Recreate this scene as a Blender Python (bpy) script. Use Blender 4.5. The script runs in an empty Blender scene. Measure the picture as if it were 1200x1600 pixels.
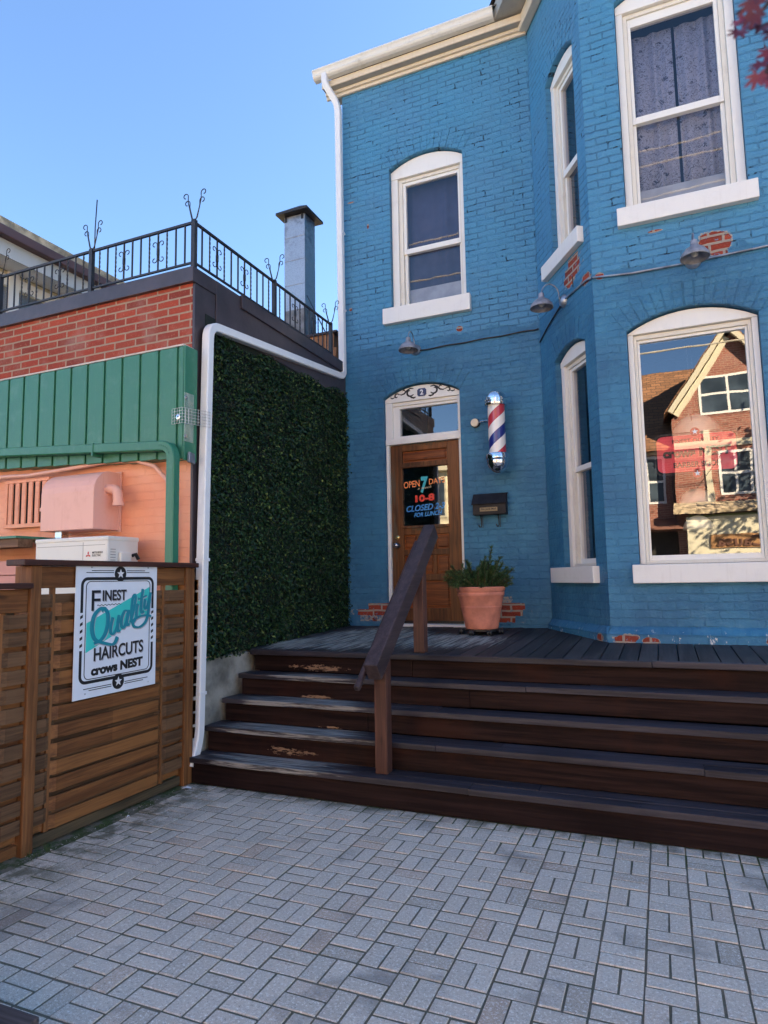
import bpy, math, random
from mathutils import Matrix, Vector
import numpy as np
random.seed(7)
R = math.radians
sc = bpy.context.scene
COL = sc.collection
H = 1.45                                   # eye height, metres

# ------------------------------------------------------------------ camera
YAW, PITCH, ROLL, FPX = -0.40091879, 0.10181644, -0.01809524, 1019.0
def cam_axes(a, b, c):
    f = np.array([math.sin(a)*math.cos(b), math.cos(a)*math.cos(b), math.sin(b)])
    r = np.array([math.cos(a), -math.sin(a), 0.0]); u = np.cross(r, f)
    return r*math.cos(c)+u*math.sin(c), -r*math.sin(c)+u*math.cos(c), f
CR, CU, CF = cam_axes(YAW, PITCH, ROLL)
cam = bpy.data.cameras.new('camera'); camo = bpy.data.objects.new('camera', cam); COL.objects.link(camo)
camo.matrix_world = Matrix(((CR[0], CU[0], -CF[0], 0), (CR[1], CU[1], -CF[1], 0), (CR[2], CU[2], -CF[2], H), (0, 0, 0, 1)))
cam.sensor_fit = 'HORIZONTAL'; cam.sensor_width = 36.0; cam.lens = 36.0*FPX/1200.0
cam.clip_start = 0.05; cam.clip_end = 2000
cam.dof.use_dof = True; cam.dof.focus_distance = 5.0; cam.dof.aperture_fstop = 12.0
sc.camera = camo
# ------------------------------------------------------------------ sky, sun, exposure
SUN_AZ, SUN_EL = R(50), R(27)              # azimuth clockwise from +Y
w = bpy.data.worlds.new('World'); sc.world = w; w.use_nodes = True
nt = w.node_tree; bg = nt.nodes['Background']
sky = nt.nodes.new('ShaderNodeTexSky'); sky.sky_type = 'NISHITA'; sky.sun_disc = False
sky.sun_elevation = SUN_EL; sky.sun_rotation = SUN_AZ; sky.altitude = 100; sky.air_density = 1.0; sky.dust_density = 0.4; sky.ozone_density = 4.5
nt.links.new(sky.outputs[0], bg.inputs[0]); bg.inputs[1].default_value = 0.047
sd = bpy.data.lights.new('sun', 'SUN'); sd.energy = 5.0; sd.angle = R(0.5); sd.color = (1.0, 0.80, 0.56)
so = bpy.data.objects.new('sun', sd); COL.objects.link(so)
sv = Vector((math.sin(SUN_AZ)*math.cos(SUN_EL), math.cos(SUN_AZ)*math.cos(SUN_EL), math.sin(SUN_EL)))
so.rotation_mode = 'QUATERNION'; so.rotation_quaternion = sv.to_track_quat('Z', 'Y'); so.location = sv*60
vs = sc.view_settings; vs.view_transform = 'Standard'; vs.look = 'None'; vs.gamma = 1.0; vs.use_curve_mapping = False
vs.exposure = 3.17

def ray(px, py):
    v = CR*((px-600)/FPX) - CU*((py-800)/FPX) + CF
    return v
def aty(px, py, Y): d = ray(px, py); d = d*(Y/d[1]); return Vector((d[0], d[1], d[2]+H))
def atx(px, py, X): d = ray(px, py); d = d*(X/d[0]); return Vector((d[0], d[1], d[2]+H))
def atz(px, py, Z): d = ray(px, py); d = d*((Z-H)/d[2]); return Vector((d[0], d[1], Z))

# ------------------------------------------------------------------ mesh kit
class MB:
    def __init__(s): s.v = []; s.f = []; s.M = None
    def add(s, vs_, fs):
        b = len(s.v)
        for p in vs_:
            s.v.append(tuple(s.M @ Vector(p)) if s.M is not None else tuple(p))
        s.f += [tuple(b+i for i in f) for f in fs]; return s
    def box(s, x0, x1, y0, y1, z0, z1):
        if x0 > x1: x0, x1 = x1, x0
        if y0 > y1: y0, y1 = y1, y0
        if z0 > z1: z0, z1 = z1, z0
        return s.add([(x0,y0,z0),(x1,y0,z0),(x1,y1,z0),(x0,y1,z0),(x0,y0,z1),(x1,y0,z1),(x1,y1,z1),(x0,y1,z1)],
              [(0,3,2,1),(4,5,6,7),(0,1,5,4),(1,2,6,5),(2,3,7,6),(3,0,4,7)])
    def prism(s, poly, y0, y1):
        """polygon in (x,z), counter-clockwise seen from -Y, extruded y0..y1"""
        n = len(poly)
        vs_ = [(p[0], y0, p[1]) for p in poly]+[(p[0], y1, p[1]) for p in poly]
        fs = [tuple(range(n)), tuple(range(2*n-1, n-1, -1))]
        for i in range(n):
            j = (i+1) % n; fs.append((j, i, i+n, j+n))
        return s.add(vs_, fs)
    def hexa(s, a, b):
        """two quads (4 points each) joined"""
        return s.add(list(a)+list(b), [(0,3,2,1),(4,5,6,7),(0,1,5,4),(1,2,6,5),(2,3,7,6),(3,0,4,7)])
    def bar(s, p0, p1, wd, ht, up=(0,0,1), rnd=0):
        p0 = Vector(p0); p1 = Vector(p1); d = (p1-p0).normalized(); up = Vector(up)
        sx = d.cross(up)
        if sx.length < 1e-4: sx = d.cross(Vector((1,0,0)))
        sx.normalize(); u = sx.cross(d).normalized()
        q = lambda p: [p+sx*(-wd/2)+u*(-ht/2), p+sx*(wd/2)+u*(-ht/2), p+sx*(wd/2)+u*(ht/2), p+sx*(-wd/2)+u*(ht/2)]
        a = q(p0); b = q(p1)
        return s.add(a+b, [(0,1,2,3),(7,6,5,4),(0,4,5,1),(1,5,6,2),(2,6,7,3),(3,7,4,0)])
    def tube(s, pts, r, n=8, flat=None, cap=True):
        pts = [Vector(p) for p in pts]; rr = r if isinstance(r, (list, tuple)) else [r]*len(pts)
        prev = None; rings = []
        for i, p in enumerate(pts):
            t = (pts[min(i+1, len(pts)-1)]-pts[max(i-1, 0)]).normalized()
            if flat is not None:
                nrm = Vector(flat); sx = t.cross(nrm).normalized(); u = nrm
            else:
                ref = prev if prev is not None else (Vector((0,0,1)) if abs(t.z) < .9 else Vector((1,0,0)))
                sx = t.cross(ref)
                if sx.length < 1e-5: sx = t.cross(Vector((0,1,0)))
                sx.normalize(); u = sx.cross(t).normalized(); prev = u
            fl = .12 if flat is not None else 1.0
            rings.append([p+sx*(math.cos(2*math.pi*k/n)*rr[i])+u*(math.sin(2*math.pi*k/n)*rr[i]*fl) for k in range(n)])
        vs_ = [q for rg in rings for q in rg]; fs = []
        for i in range(len(pts)-1):
            for k in range(n):
                a = i*n+k; b = i*n+(k+1) % n; fs.append((a, a+n, b+n, b))
        if cap: fs += [tuple(range(n)), tuple(range(len(vs_)-1, len(vs_)-n-1, -1))]
        return s.add(vs_, fs)
    def lathe(s, prof, c, axis='z', n=32, tilt=None):
        """prof list of (r, h)"""
        c = Vector(c); vs_ = []; fs = []
        Mt = tilt if tilt is not None else Matrix.Identity(3)
        for r_, h_ in prof:
            for k in range(n):
                a = 2*math.pi*k/n
                if axis == 'z': q = Vector((r_*math.cos(a), r_*math.sin(a), h_))
                elif axis == 'y': q = Vector((r_*math.cos(a), h_, r_*math.sin(a)))
                else: q = Vector((h_, r_*math.cos(a), r_*math.sin(a)))
                vs_.append(c+Mt @ q)
        for i in range(len(prof)-1):
            for k in range(n):
                a = i*n+k; b = i*n+(k+1) % n
                fs.append((a, b, b+n, a+n) if axis != 'y' else (a, a+n, b+n, b))
        return s.add(vs_, fs)
    def build(s, name, m, parent=None, frame=None, bevel=0, smooth=False, seg=2):
        me = bpy.data.meshes.new(name); me.from_pydata(s.v, [], s.f); me.update()
        return link(name, me, m, parent, frame, bevel, smooth, seg)
WMX = {}
def link(name, me, m, parent=None, frame=None, bevel=0, smooth=False, seg=2):
    me.validate()
    if m is not None: me.materials.clear(); me.materials.append(m)
    o = bpy.data.objects.new(name, me); COL.objects.link(o)
    fm = frame.copy() if frame is not None else Matrix.Identity(4)
    o.matrix_basis = fm; WMX[o.name] = fm
    if parent is not None:
        o.parent = parent; o.matrix_parent_inverse = WMX[parent.name].inverted()
    if smooth:
        for p in me.polygons: p.use_smooth = True
        if smooth == 'auto':
            try:
                me.set_sharp_from_angle(angle=R(35))
            except Exception: pass
    if bevel:
        b = o.modifiers.new('bevel', 'BEVEL'); b.width = bevel; b.segments = seg; b.limit_method = 'ANGLE'; b.angle_limit = R(40)
    return o
def thing(name, label, cat, loc=(0,0,0), group=None):
    o = bpy.data.objects.new(name, None); COL.objects.link(o); o.location = loc; o.empty_display_size = .1
    WMX[o.name] = Matrix.Translation(Vector(loc)); return tag(o, label, cat, group)
def tag(o, label=None, cat=None, group=None, kind=None):
    if label: o['label'] = label
    if cat: o['category'] = cat
    if group: o['group'] = group
    if kind: o['kind'] = kind
    return o
def frame(ox, oy, ang): return Matrix.Translation((ox, oy, 0)) @ Matrix.Rotation(ang, 4, 'Z')
def fan(o):
    """fix normals of closed meshes"""
    import bmesh
    bm = bmesh.new(); bm.from_mesh(o.data); bmesh.ops.recalc_face_normals(bm, faces=bm.faces); bm.to_mesh(o.data); bm.free(); return o

# ------------------------------------------------------------------ material kit
class N:
    def __init__(s, name):
        s.m = bpy.data.materials.new(name); s.m.use_nodes = True; s.t = s.m.node_tree; s.n = s.t.nodes; s.b = s.n['Principled BSDF']
        tc = s.n.new('ShaderNodeTexCoord'); s.obj = tc.outputs['Object']
    def _in(s, node, i, v):
        if v is None: return
        if isinstance(v, bpy.types.NodeSocket): s.t.links.new(v, node.inputs[i])
        else:
            if isinstance(v, (tuple, list)) and len(v) == 3 and node.inputs[i].type == 'RGBA': v = (*v, 1)
            if isinstance(v, (int, float)) and node.inputs[i].type == 'RGBA': v = (v, v, v, 1)
            node.inputs[i].default_value = v
    def math(s, op, a, b=None, c=None, clamp=False):
        n = s.n.new('ShaderNodeMath'); n.operation = op; n.use_clamp = clamp
        s._in(n, 0, a); s._in(n, 1, b); s._in(n, 2, c); return n.outputs[0]
    def mapv(s, scale=(1,1,1), loc=(0,0,0), rot=(0,0,0), vec=None):
        n = s.n.new('ShaderNodeMapping'); s._in(n, 0, vec or s.obj); n.inputs['Scale'].default_value = scale; n.inputs['Location'].default_value = loc; n.inputs['Rotation'].default_value = rot
        return n.outputs[0]
    def noise(s, scale, detail=4, rough=.55, vec=None, dist=0):
        n = s.n.new('ShaderNodeTexNoise'); s._in(n, 'Vector', vec or s.obj); n.inputs['Scale'].default_value = scale; n.inputs['Detail'].default_value = detail
        n.inputs['Roughness'].default_value = rough; n.inputs['Distortion'].default_value = dist; return n.outputs[0]
    def noisec(s, scale, detail=3, vec=None):
        n = s.n.new('ShaderNodeTexNoise'); s._in(n, 'Vector', vec or s.obj); n.inputs['Scale'].default_value = scale; n.inputs['Detail'].default_value = detail; return n.outputs[1]
    def vor(s, scale, feature='F1', vec=None, out=0, rnd=1):
        n = s.n.new('ShaderNodeTexVoronoi'); n.feature = feature; s._in(n, 'Vector', vec or s.obj); n.inputs['Scale'].default_value = scale; n.inputs['Randomness'].default_value = rnd; return n.outputs[out]
    def ramp(s, fac, stops, interp='LINEAR'):
        n = s.n.new('ShaderNodeValToRGB'); s._in(n, 0, fac); r = n.color_ramp; r.interpolation = interp
        while len(r.elements) < len(stops): r.elements.new(.5)
        for e, (p, c) in zip(r.elements, stops): e.position = p; e.color = (*c, 1) if len(c) == 3 else c
        return n.outputs[0]
    def step(s, v, a, b):
        n = s.n.new('ShaderNodeMapRange'); s._in(n, 0, v); n.inputs[1].default_value = a; n.inputs[2].default_value = b; n.interpolation_type = 'SMOOTHSTEP'; return n.outputs[0]
    def mix(s, f, a, b, mode='MIX'):
        n = s.n.new('ShaderNodeMix'); n.data_type = 'RGBA'; n.blend_type = mode; n.clamp_factor = True
        s._in(n, 0, f); s._in(n, 6, a); s._in(n, 7, b); return n.outputs[2]
    def sep(s, v=None):
        n = s.n.new('ShaderNodeSeparateXYZ'); s._in(n, 0, v or s.obj); return n.outputs
    def comb(s, x, y, z):
        n = s.n.new('ShaderNodeCombineXYZ'); s._in(n, 0, x); s._in(n, 1, y); s._in(n, 2, z); return n.outputs[0]
    def vadd(s, a, b):
        n = s.n.new('ShaderNodeVectorMath'); n.operation = 'ADD'; s._in(n, 0, a); s._in(n, 1, b); return n.outputs[0]
    def vscale(s, a, k):
        n = s.n.new('ShaderNodeVectorMath'); n.operation = 'SCALE'; s._in(n, 0, a); n.inputs['Scale'].default_value = k; return n.outputs[0]
    def bump(s, h, strength=1, dist=.01, normal=None):
        n = s.n.new('ShaderNodeBump'); s._in(n, 'Height', h); n.inputs['Strength'].default_value = strength; n.inputs['Distance'].default_value = dist
        if normal: s._in(n, 'Normal', normal)
        return n.outputs[0]
    def fin(s, color=None, rough=.6, metal=0, normal=None, spec=None, ior=None, coat=None):
        s._in(s.b, 'Base Color', color); s._in(s.b, 'Roughness', rough); s._in(s.b, 'Metallic', metal); s._in(s.b, 'Normal', normal)
        if spec is not None: s.b.inputs['Specular IOR Level'].default_value = spec
        if coat is not None: s.b.inputs['Coat Weight'].default_value = coat; s.b.inputs['Coat Roughness'].default_value = .15
        return s.m
    def brick(s, vec, bw, rh, mort, smooth=.15, off=.5):
        n = s.n.new('ShaderNodeTexBrick'); s._in(n, 'Vector', vec); n.offset = off
        n.inputs['Color1'].default_value = (0,0,0,1); n.inputs['Color2'].default_value = (1,1,1,1); n.inputs['Mortar'].default_value = (.5,.5,.5,1)
        n.inputs['Scale'].default_value = 1; n.inputs['Mortar Size'].default_value = mort; n.inputs['Mortar Smooth'].default_value = smooth
        n.inputs['Brick Width'].default_value = bw; n.inputs['Row Height'].default_value = rh
        return n.outputs[0], n.outputs[1]
    def blob(s, c, rad, amp=.35, nscale=9):
        """soft noisy ellipse in the object's x,z: 1 inside"""
        x, y, z = s.sep(); bw, rh = .205, .0655
        if amp < 0:
            amp = .12
            xx = s.math('ADD', x, s.math('MULTIPLY', s.math('SUBTRACT', s.noise(20, 3), .5), .03)); zz = s.math('ADD', z, s.math('MULTIPLY', s.math('SUBTRACT', s.noise(26, 3, vec=s.mapv(loc=(3,1,2))), .5), .016))
            row = s.math('FLOOR', s.math('DIVIDE', zz, rh)); z = s.math('MULTIPLY', s.math('ADD', row, .5), rh)
            o_ = s.math('MULTIPLY', s.math('ABSOLUTE', s.math('MODULO', row, 2)), .25)
            col = s.math('FLOOR', s.math('SUBTRACT', s.math('DIVIDE', xx, bw/2), o_)); x = s.math('MULTIPLY', s.math('ADD', s.math('ADD', col, .5), o_), bw/2)
        dx = s.math('DIVIDE', s.math('SUBTRACT', x, c[0]), rad[0]); dz = s.math('DIVIDE', s.math('SUBTRACT', z, c[1]), rad[1])
        d = s.math('SQRT', s.math('ADD', s.math('MULTIPLY', dx, dx), s.math('MULTIPLY', dz, dz)))
        d = s.math('ADD', d, s.math('MULTIPLY', s.math('SUBTRACT', s.noise(nscale, 3), .5), amp*2))
        return s.step(d, 1.02, .98), s.step(d, 1.13, 1.10)

def simple(name, col, rough=.5, metal=0, var=.12, nscale=6, bump=0, bscale=60, spec=None, coat=None):
    n = N(name)
    f = n.noise(nscale, 5); c = n.mix(n.step(f, .3, .7), [x*(1-var) for x in col], [min(1, x*(1+var)) for x in col])
    nr = n.bump(n.noise(bscale, 3), 1, bump) if bump else None
    rg = n.math('ADD', rough-.06, n.math('MULTIPLY', n.noise(nscale*3, 3), .12))
    return n.fin(c, rg, metal, nr, spec, coat=coat)

def red_brick_cols(n, rnd, vec):
    base = n.ramp(rnd, [(0, (.20,.030,.016)), (.35, (.30,.042,.020)), (.7, (.36,.055,.025)), (1, (.22,.040,.022))])
    sp = n.noise(70, 4, .7, vec=vec)
    return n.mix(n.step(sp, .55, .75), base, (.42,.16,.11))

def painted_brick(name, blobs, cols=((.072,.232,.400),(.030,.125,.240)), paintline=None, bw=.205, rh=.0655):
    n = N(name)
    x, y, z = n.sep()
    dv = n.noisec(5, 3); wob = n.vscale(dv, .030)
    wob2 = n.vscale(n.noisec(24, 3), .018)
    v = n.vadd(n.vadd(n.comb(x, z, 0), wob), wob2)
    rnd, fac = n.brick(v, bw, rh, .0075, .35)
    fine = n.noise(45, 5, .65); mid = n.noise(9, 4); big = n.noise(1.3, 4); 
    # paint
    light, dark = cols
    line = n.math('ADD', z, n.math('MULTIPLY', n.math('SUBTRACT', n.noise(2.2, 4, .6), .5), .34))
    line = n.math('ADD', line, n.math('MULTIPLY', n.math('SUBTRACT', n.noise(14, 3, .6), .5), .06))
    pf = n.step(line, paintline-.012, paintline+.012) if paintline else n.math('ADD', 1, 0)
    pc = n.mix(pf, dark, light); pc = n.mix(n.math('MULTIPLY', n.step(n.noise(2.7, 5, .65), .42, .62), .30), pc, (.055,.17,.29))
    pc = n.mix(n.step(big, .3, .72), pc, n.mix(.5, pc, (.045,.26,.45)))
    pc = n.mix(n.math('MULTIPLY', n.step(mid, .45, .7), .35), pc, n.mix(.5, pc, (.09,.31,.48)))
    # per-brick paint tone
    pc = n.mix(n.math('MULTIPLY', n.step(rnd, .2, .9), .14), pc, (.09,.30,.48))
    # open joints where paint and mortar fell out
    gap = n.math('MULTIPLY', n.step(fac, .55, .9), n.step(n.noise(5.5, 5, .7), .565, .63))
    gap = n.math('MULTIPLY', n.math('MULTIPLY', gap, n.math('ADD', .25, n.math('MULTIPLY', pf, .75))), n.step(n.noise(38, 2, .5), .40, .55))
    pc = n.mix(gap, pc, (.012,.022,.03))
    groove_shade = n.math('MULTIPLY', n.step(fac, .93, .99), n.step(n.noise(3.3, 5, .7, vec=n.mapv(loc=(5,2,3))), .44, .56)); groove_shade = n.math('MULTIPLY', groove_shade, n.math('ADD', .12, n.math('MULTIPLY', pf, .33)))  # thin dark joint lines: shade of the mortar grooves put into the paint colour
    pc = n.mix(groove_shade, pc, (.022,.075,.125))
    chip = n.step(n.noise(19, 5, .75), .735, .75)
    pc = n.mix(chip, pc, (.38,.22,.15))
    low = n.math('MULTIPLY', n.step(z, 1.02, .96), n.step(n.noise(14, 5, .75, vec=n.mapv((1,1,.45))), .62, .64))
    pc = n.mix(low, pc, (.62,.62,.60))
    drip = n.math('MULTIPLY', n.step(z, 1.6, 1.0), n.step(n.noise(5, 4, .7), .5, .75)); pc = n.mix(n.math('MULTIPLY', drip, .35), pc, (.16,.30,.40))
    mask = None; rim = None
    for b in blobs:
        m, rm = n.blob(*b); mask = m if mask is None else n.math('MAXIMUM', mask, m); rim = rm if rim is None else n.math('MAXIMUM', rim, rm)
    hgt = n.math('MULTIPLY', n.math('SUBTRACT', 1, fac), n.math('ADD', .26, n.math('MULTIPLY', pf, .26)))
    hgt = n.math('ADD', hgt, n.math('MULTIPLY', fine, .42)); hgt = n.math('ADD', hgt, n.math('MULTIPLY', mid, .35))
    lump = n.noise(24, 3, .55); hgt = n.math('ADD', hgt, n.math('MULTIPLY', lump, .55)); hgt = n.math('ADD', hgt, n.math('MULTIPLY', rnd, .22))
    hgt = n.math('SUBTRACT', hgt, n.math('MULTIPLY', gap, .9))
    rough = n.math('ADD', .42, n.math('MULTIPLY', fine, .25))
    if mask is not None:
        r2, f2 = n.brick(n.vadd(n.comb(x, z, 0), wob), bw, rh, .010, .1)
        rc = n.mix(f2, red_brick_cols(n, r2, None), (.36,.31,.26))
        pc = n.mix(n.math('MULTIPLY', rim, n.step(n.noise(33, 4, .7), .40, .55)), pc, (.40,.34,.28))
        rc = n.mix(n.math('MULTIPLY', n.step(n.noise(26, 5, .75), .60, .63), .9), rc, (.10,.27,.42))
        pc = n.mix(mask, pc, rc); hgt = n.math('SUBTRACT', hgt, n.math('MULTIPLY', mask, .5))
        rough = n.mix(mask, rough, .85)
    return n.fin(pc, rough, 0, n.bump(hgt, 1.0, .019), spec=.4)

def bare_brick(name, bw, rh, cols=None, mort=(.42,.33,.27), ms=.009):
    n = N(name); x, y, z = n.sep()
    v = n.vadd(n.comb(n.math('ADD', x, y), z, 0), n.vscale(n.noisec(8, 3), .008))
    rnd, fac = n.brick(v, bw, rh, ms, .15)
    c = red_brick_cols(n, rnd, None)
    if cols: c = n.mix(1, c, c); c = n.mix(rnd, cols[0], cols[1])
    c = n.mix(n.math('MULTIPLY', n.step(n.noise(3, 4), .5, .75), .35), c, (.42,.30,.26))
    c = n.mix(n.step(fac, .3, .7), c, n.mix(n.noise(30, 3), mort, [k*.7 for k in mort]))
    h = n.math('ADD', n.math('MULTIPLY', n.math('SUBTRACT', 1, fac), .7), n.math('MULTIPLY', n.noise(60, 4), .4))
    return n.fin(c, .85, 0, n.bump(h, .8, .006))

def wood(name, dark, light, axis=0, scale=1.0, rough=.6, spec=.28, worn=None, worncol=(.30,.29,.27), knots=True, bump=.0025, grain=1.0):
    """grain along axis; worn = list of (centre xyz, radii xyz)"""
    n = N(name)
    s1 = [26*scale]*3; s1[axis] = 1.1*scale
    v = n.vadd(n.obj, n.vscale(n.noisec(2.0*scale, 2), .03))
    g = n.noise(1, 6, .65, vec=n.mapv(s1, vec=v)); s2 = [95*scale]*3; s2[axis] = 2.5*scale
    g2 = n.noise(1, 4, .6, vec=n.mapv(s2, vec=v))
    geo = n.n.new('ShaderNodeNewGeometry'); rnd = geo.outputs['Random Per Island']
    f = n.math('ADD', n.math('MULTIPLY', g, .65), n.math('MULTIPLY', g2, .35))
    f = n.math('ADD', f, n.math('MULTIPLY', n.math('SUBTRACT', rnd, .5), .16*grain))
    c = n.mix(n.step(f, .36, .64), dark, light)
    c = n.mix(n.math('MULTIPLY', n.step(n.noise(1.7, 4), .45, .75), .45), c, [x*.55 for x in dark])
    if knots:
        s3 = [7*scale]*3; s3[axis] = 2.2*scale
        k = n.vor(1, 'F1', vec=n.mapv(s3, vec=v)); c = n.mix(n.math('MULTIPLY', n.step(k, .13, .05), .7), c, [x*.35 for x in dark])
    if worn:
        mk = None; x, y, z = n.sep()
        for (cc, rr) in worn:
            ds = []
            for q, c0, r0 in zip((x, y, z), cc, rr):
                t = n.math('DIVIDE', n.math('SUBTRACT', q, c0), r0); ds.append(n.math('MULTIPLY', t, t))
            d = n.math('SQRT', n.math('ADD', n.math('ADD', ds[0], ds[1]), ds[2]))
            m = n.step(d, 1.15, .35); mk = m if mk is None else n.math('MAXIMUM', mk, m)
        s4 = [55]*3; s4[axis] = 2.2
        pn = n.noise(1, 5, .7, vec=n.mapv(s4))
        mk = n.step(n.math('ADD', mk, n.math('MULTIPLY', n.math('SUBTRACT', pn, .5), 2.2)), .78, 1.12)
        c = n.mix(mk, c, n.mix(g, worncol, [q*.6 for q in worncol]))
        rough = n.mix(mk, rough, .85)
    h = n.math('ADD', n.math('MULTIPLY', g, .7), n.math('MULTIPLY', g2, .5))
    return n.fin(c, rough, 0, n.bump(h, .8, bump), spec=spec)

def paint(name, col, rough=.4, dirt=(.35,.32,.28), amt=.25, bump=.001):
    n = N(name); c = n.mix(n.math('MULTIPLY', n.step(n.noise(5, 6, .7), .5, .8), amt), col, dirt)
    s = n.noise(1, 4, .6, vec=n.mapv((40, 40, 3)))
    c = n.mix(n.math('MULTIPLY', n.step(s, .55, .8), amt*.8), c, dirt)
    return n.fin(c, rough, 0, n.bump(n.noise(40, 4), .6, bump))

def glass(name, refl=.16, tint=(.75,.8,.8), wave=.0006, wscale=3.0):
    m = bpy.data.materials.new(name); m.use_nodes = True; t = m.node_tree; n = t.nodes; n.clear()
    out = n.new('ShaderNodeOutputMaterial'); mx = n.new('ShaderNodeMixShader'); tr = n.new('ShaderNodeBsdfTransparent'); gl = n.new('ShaderNodeBsdfGlossy')
    lw = n.new('ShaderNodeLayerWeight'); lw.inputs[0].default_value = .5; fr = n.new('ShaderNodeMath'); fr.operation = 'POWER'; fr.inputs[1].default_value = 4; t.links.new(lw.outputs['Facing'], fr.inputs[0]); ad = n.new('ShaderNodeMath'); ad.operation = 'MULTIPLY_ADD'; ad.inputs[1].default_value = .7; ad.inputs[2].default_value = refl; ad.use_clamp = True
    tc = n.new('ShaderNodeTexCoord'); no = n.new('ShaderNodeTexNoise'); no.inputs['Scale'].default_value = wscale; no.inputs['Detail'].default_value = 1.5
    bu = n.new('ShaderNodeBump'); bu.inputs['Strength'].default_value = 1; bu.inputs['Distance'].default_value = wave
    t.links.new(tc.outputs['Object'], no.inputs['Vector']); t.links.new(no.outputs[0], bu.inputs['Height']); t.links.new(bu.outputs[0], gl.inputs['Normal'])
    tr.inputs[0].default_value = (*tint, 1); gl.inputs['Roughness'].default_value = 0.0; gl.inputs[0].default_value = (.95,.97,1,1)
    t.links.new(fr.outputs[0], ad.inputs[0]); t.links.new(ad.outputs[0], mx.inputs[0]); t.links.new(tr.outputs[0], mx.inputs[1]); t.links.new(gl.outputs[0], mx.inputs[2]); t.links.new(mx.outputs[0], out.inputs[0])
    return m

M = {}
M['white'] = paint('white_paint', (.80,.79,.75), .42, (.45,.40,.33), .22)
M['vinyl'] = paint('white_vinyl', (.82,.82,.82), .3, (.5,.5,.5), .12)
M['cream'] = paint('cream_paint', (.70,.61,.47), .5, (.35,.25,.16), .4)
M['stop'] = paint('window_stop_paint', (.74,.71,.63), .45, (.4,.33,.25), .3)
M['sill'] = paint('sill_paint', (.78,.77,.74), .5, (.5,.47,.42), .25, .003)
M['gutter'] = paint('gutter_enamel', (.72,.71,.66), .35, (.30,.27,.2), .4)
M['grey_soffit'] = paint('grey_soffit', (.36,.36,.33), .6, (.2,.17,.13), .4)
M['pipe'] = paint('pipe_enamel', (.78,.79,.80), .3, (.45,.45,.45), .25)
M['glass'] = glass('window_glass', .075, (.72,.74,.82))
M['glass_big'] = glass('shop_window_glass', .175, (.92,.92,.9), .0007, 2.2)
M['glass_door'] = glass('door_glass', .15, (.6,.6,.6), .0003, 2.5)
M['interior'] = simple('dark_interior', (.03,.028,.026), .9)
M['screen'] = simple('insect_screen', (.30,.31,.30), .8, var=.1, nscale=40)
M['dark_metal'] = simple('black_iron', (.018,.017,.02), .45, .0, .3, 12, .001)
M['bronze_flash'] = simple('brown_flashing', (.050,.036,.040), .38, .0, .25, 4, .0015, 20, coat=.1)
M['steel'] = simple('brushed_steel', (.55,.56,.58), .28, 1, .15, 8)
M['chrome'] = simple('chrome', (.82,.83,.84), .09, 1, .05, 8)
M['galv'] = simple('galvanised_metal', (.30,.33,.38), .42, .75, .3, 9, .001, 30)
M['aged'] = simple('aged_zinc', (.24,.25,.29), .5, .25, .3, 14, .001)
M['green_metal'] = paint('green_metal', (.030,.175,.100), .38, (.10,.25,.19), .6, .002)
M['concrete'] = simple('rough_concrete', (.22,.21,.18), .9, 0, .55, 4, .006, 30)
M['black_plastic'] = simple('black_plastic', (.012,.012,.013), .4)
M['mailbox'] = simple('mailbox_black', (.014,.014,.018), .5, .0, .4, 9, .0006, 90, spec=.25)
M['brass'] = simple('brass', (.60,.42,.17), .25, 1)
M['terracotta'] = simple('terracotta', (.58,.215,.145), .8, 0, .22, 7, .0015, 45)
M['black'] = simple('black_ink', (.012,.012,.013), .5)

# ------------------------------------------------------------------ text
def text(name, s, m, fr, box, y=-.002, parent=None, off=0.0, shear=0, extrude=.0015, mirror=False, fit=True, rot=0, spacing=1.0):
    cu = bpy.data.curves.new(name, 'FONT'); cu.body = s; cu.size = 1; cu.offset = off; cu.shear = shear; cu.extrude = .01; cu.align_x = 'LEFT'; cu.space_character = spacing
    to = bpy.data.objects.new('tmp', cu); COL.objects.link(to)
    dg = bpy.context.evaluated_depsgraph_get(); me = bpy.data.meshes.new_from_object(to.evaluated_get(dg)); bpy.data.objects.remove(to); bpy.data.curves.remove(cu)
    n = len(me.vertices); co = np.zeros(n*3); me.vertices.foreach_get('co', co); co = co.reshape(-1, 3)
    mn = co.min(0); mx = co.max(0); u0, u1, v0, v1 = box
    a = (co[:, 0]-mn[0])/(mx[0]-mn[0]); b = (co[:, 1]-mn[1])/(mx[1]-mn[1])
    if mirror: a = 1-a
    out = np.zeros_like(co); out[:, 0] = u0+a*(u1-u0); out[:, 2] = v0+b*(v1-v0)
    if rot:
        out[:, 2] += (out[:, 0]-(u0+u1)/2)*rot
    out[:, 1] = y-(co[:, 2]-mn[2])/(.02)*extrude
    me.vertices.foreach_set('co', out.ravel()); me.update()
    o = link(name, me, m, parent, fr); 
    if mirror: fan(o)
    return o

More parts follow.
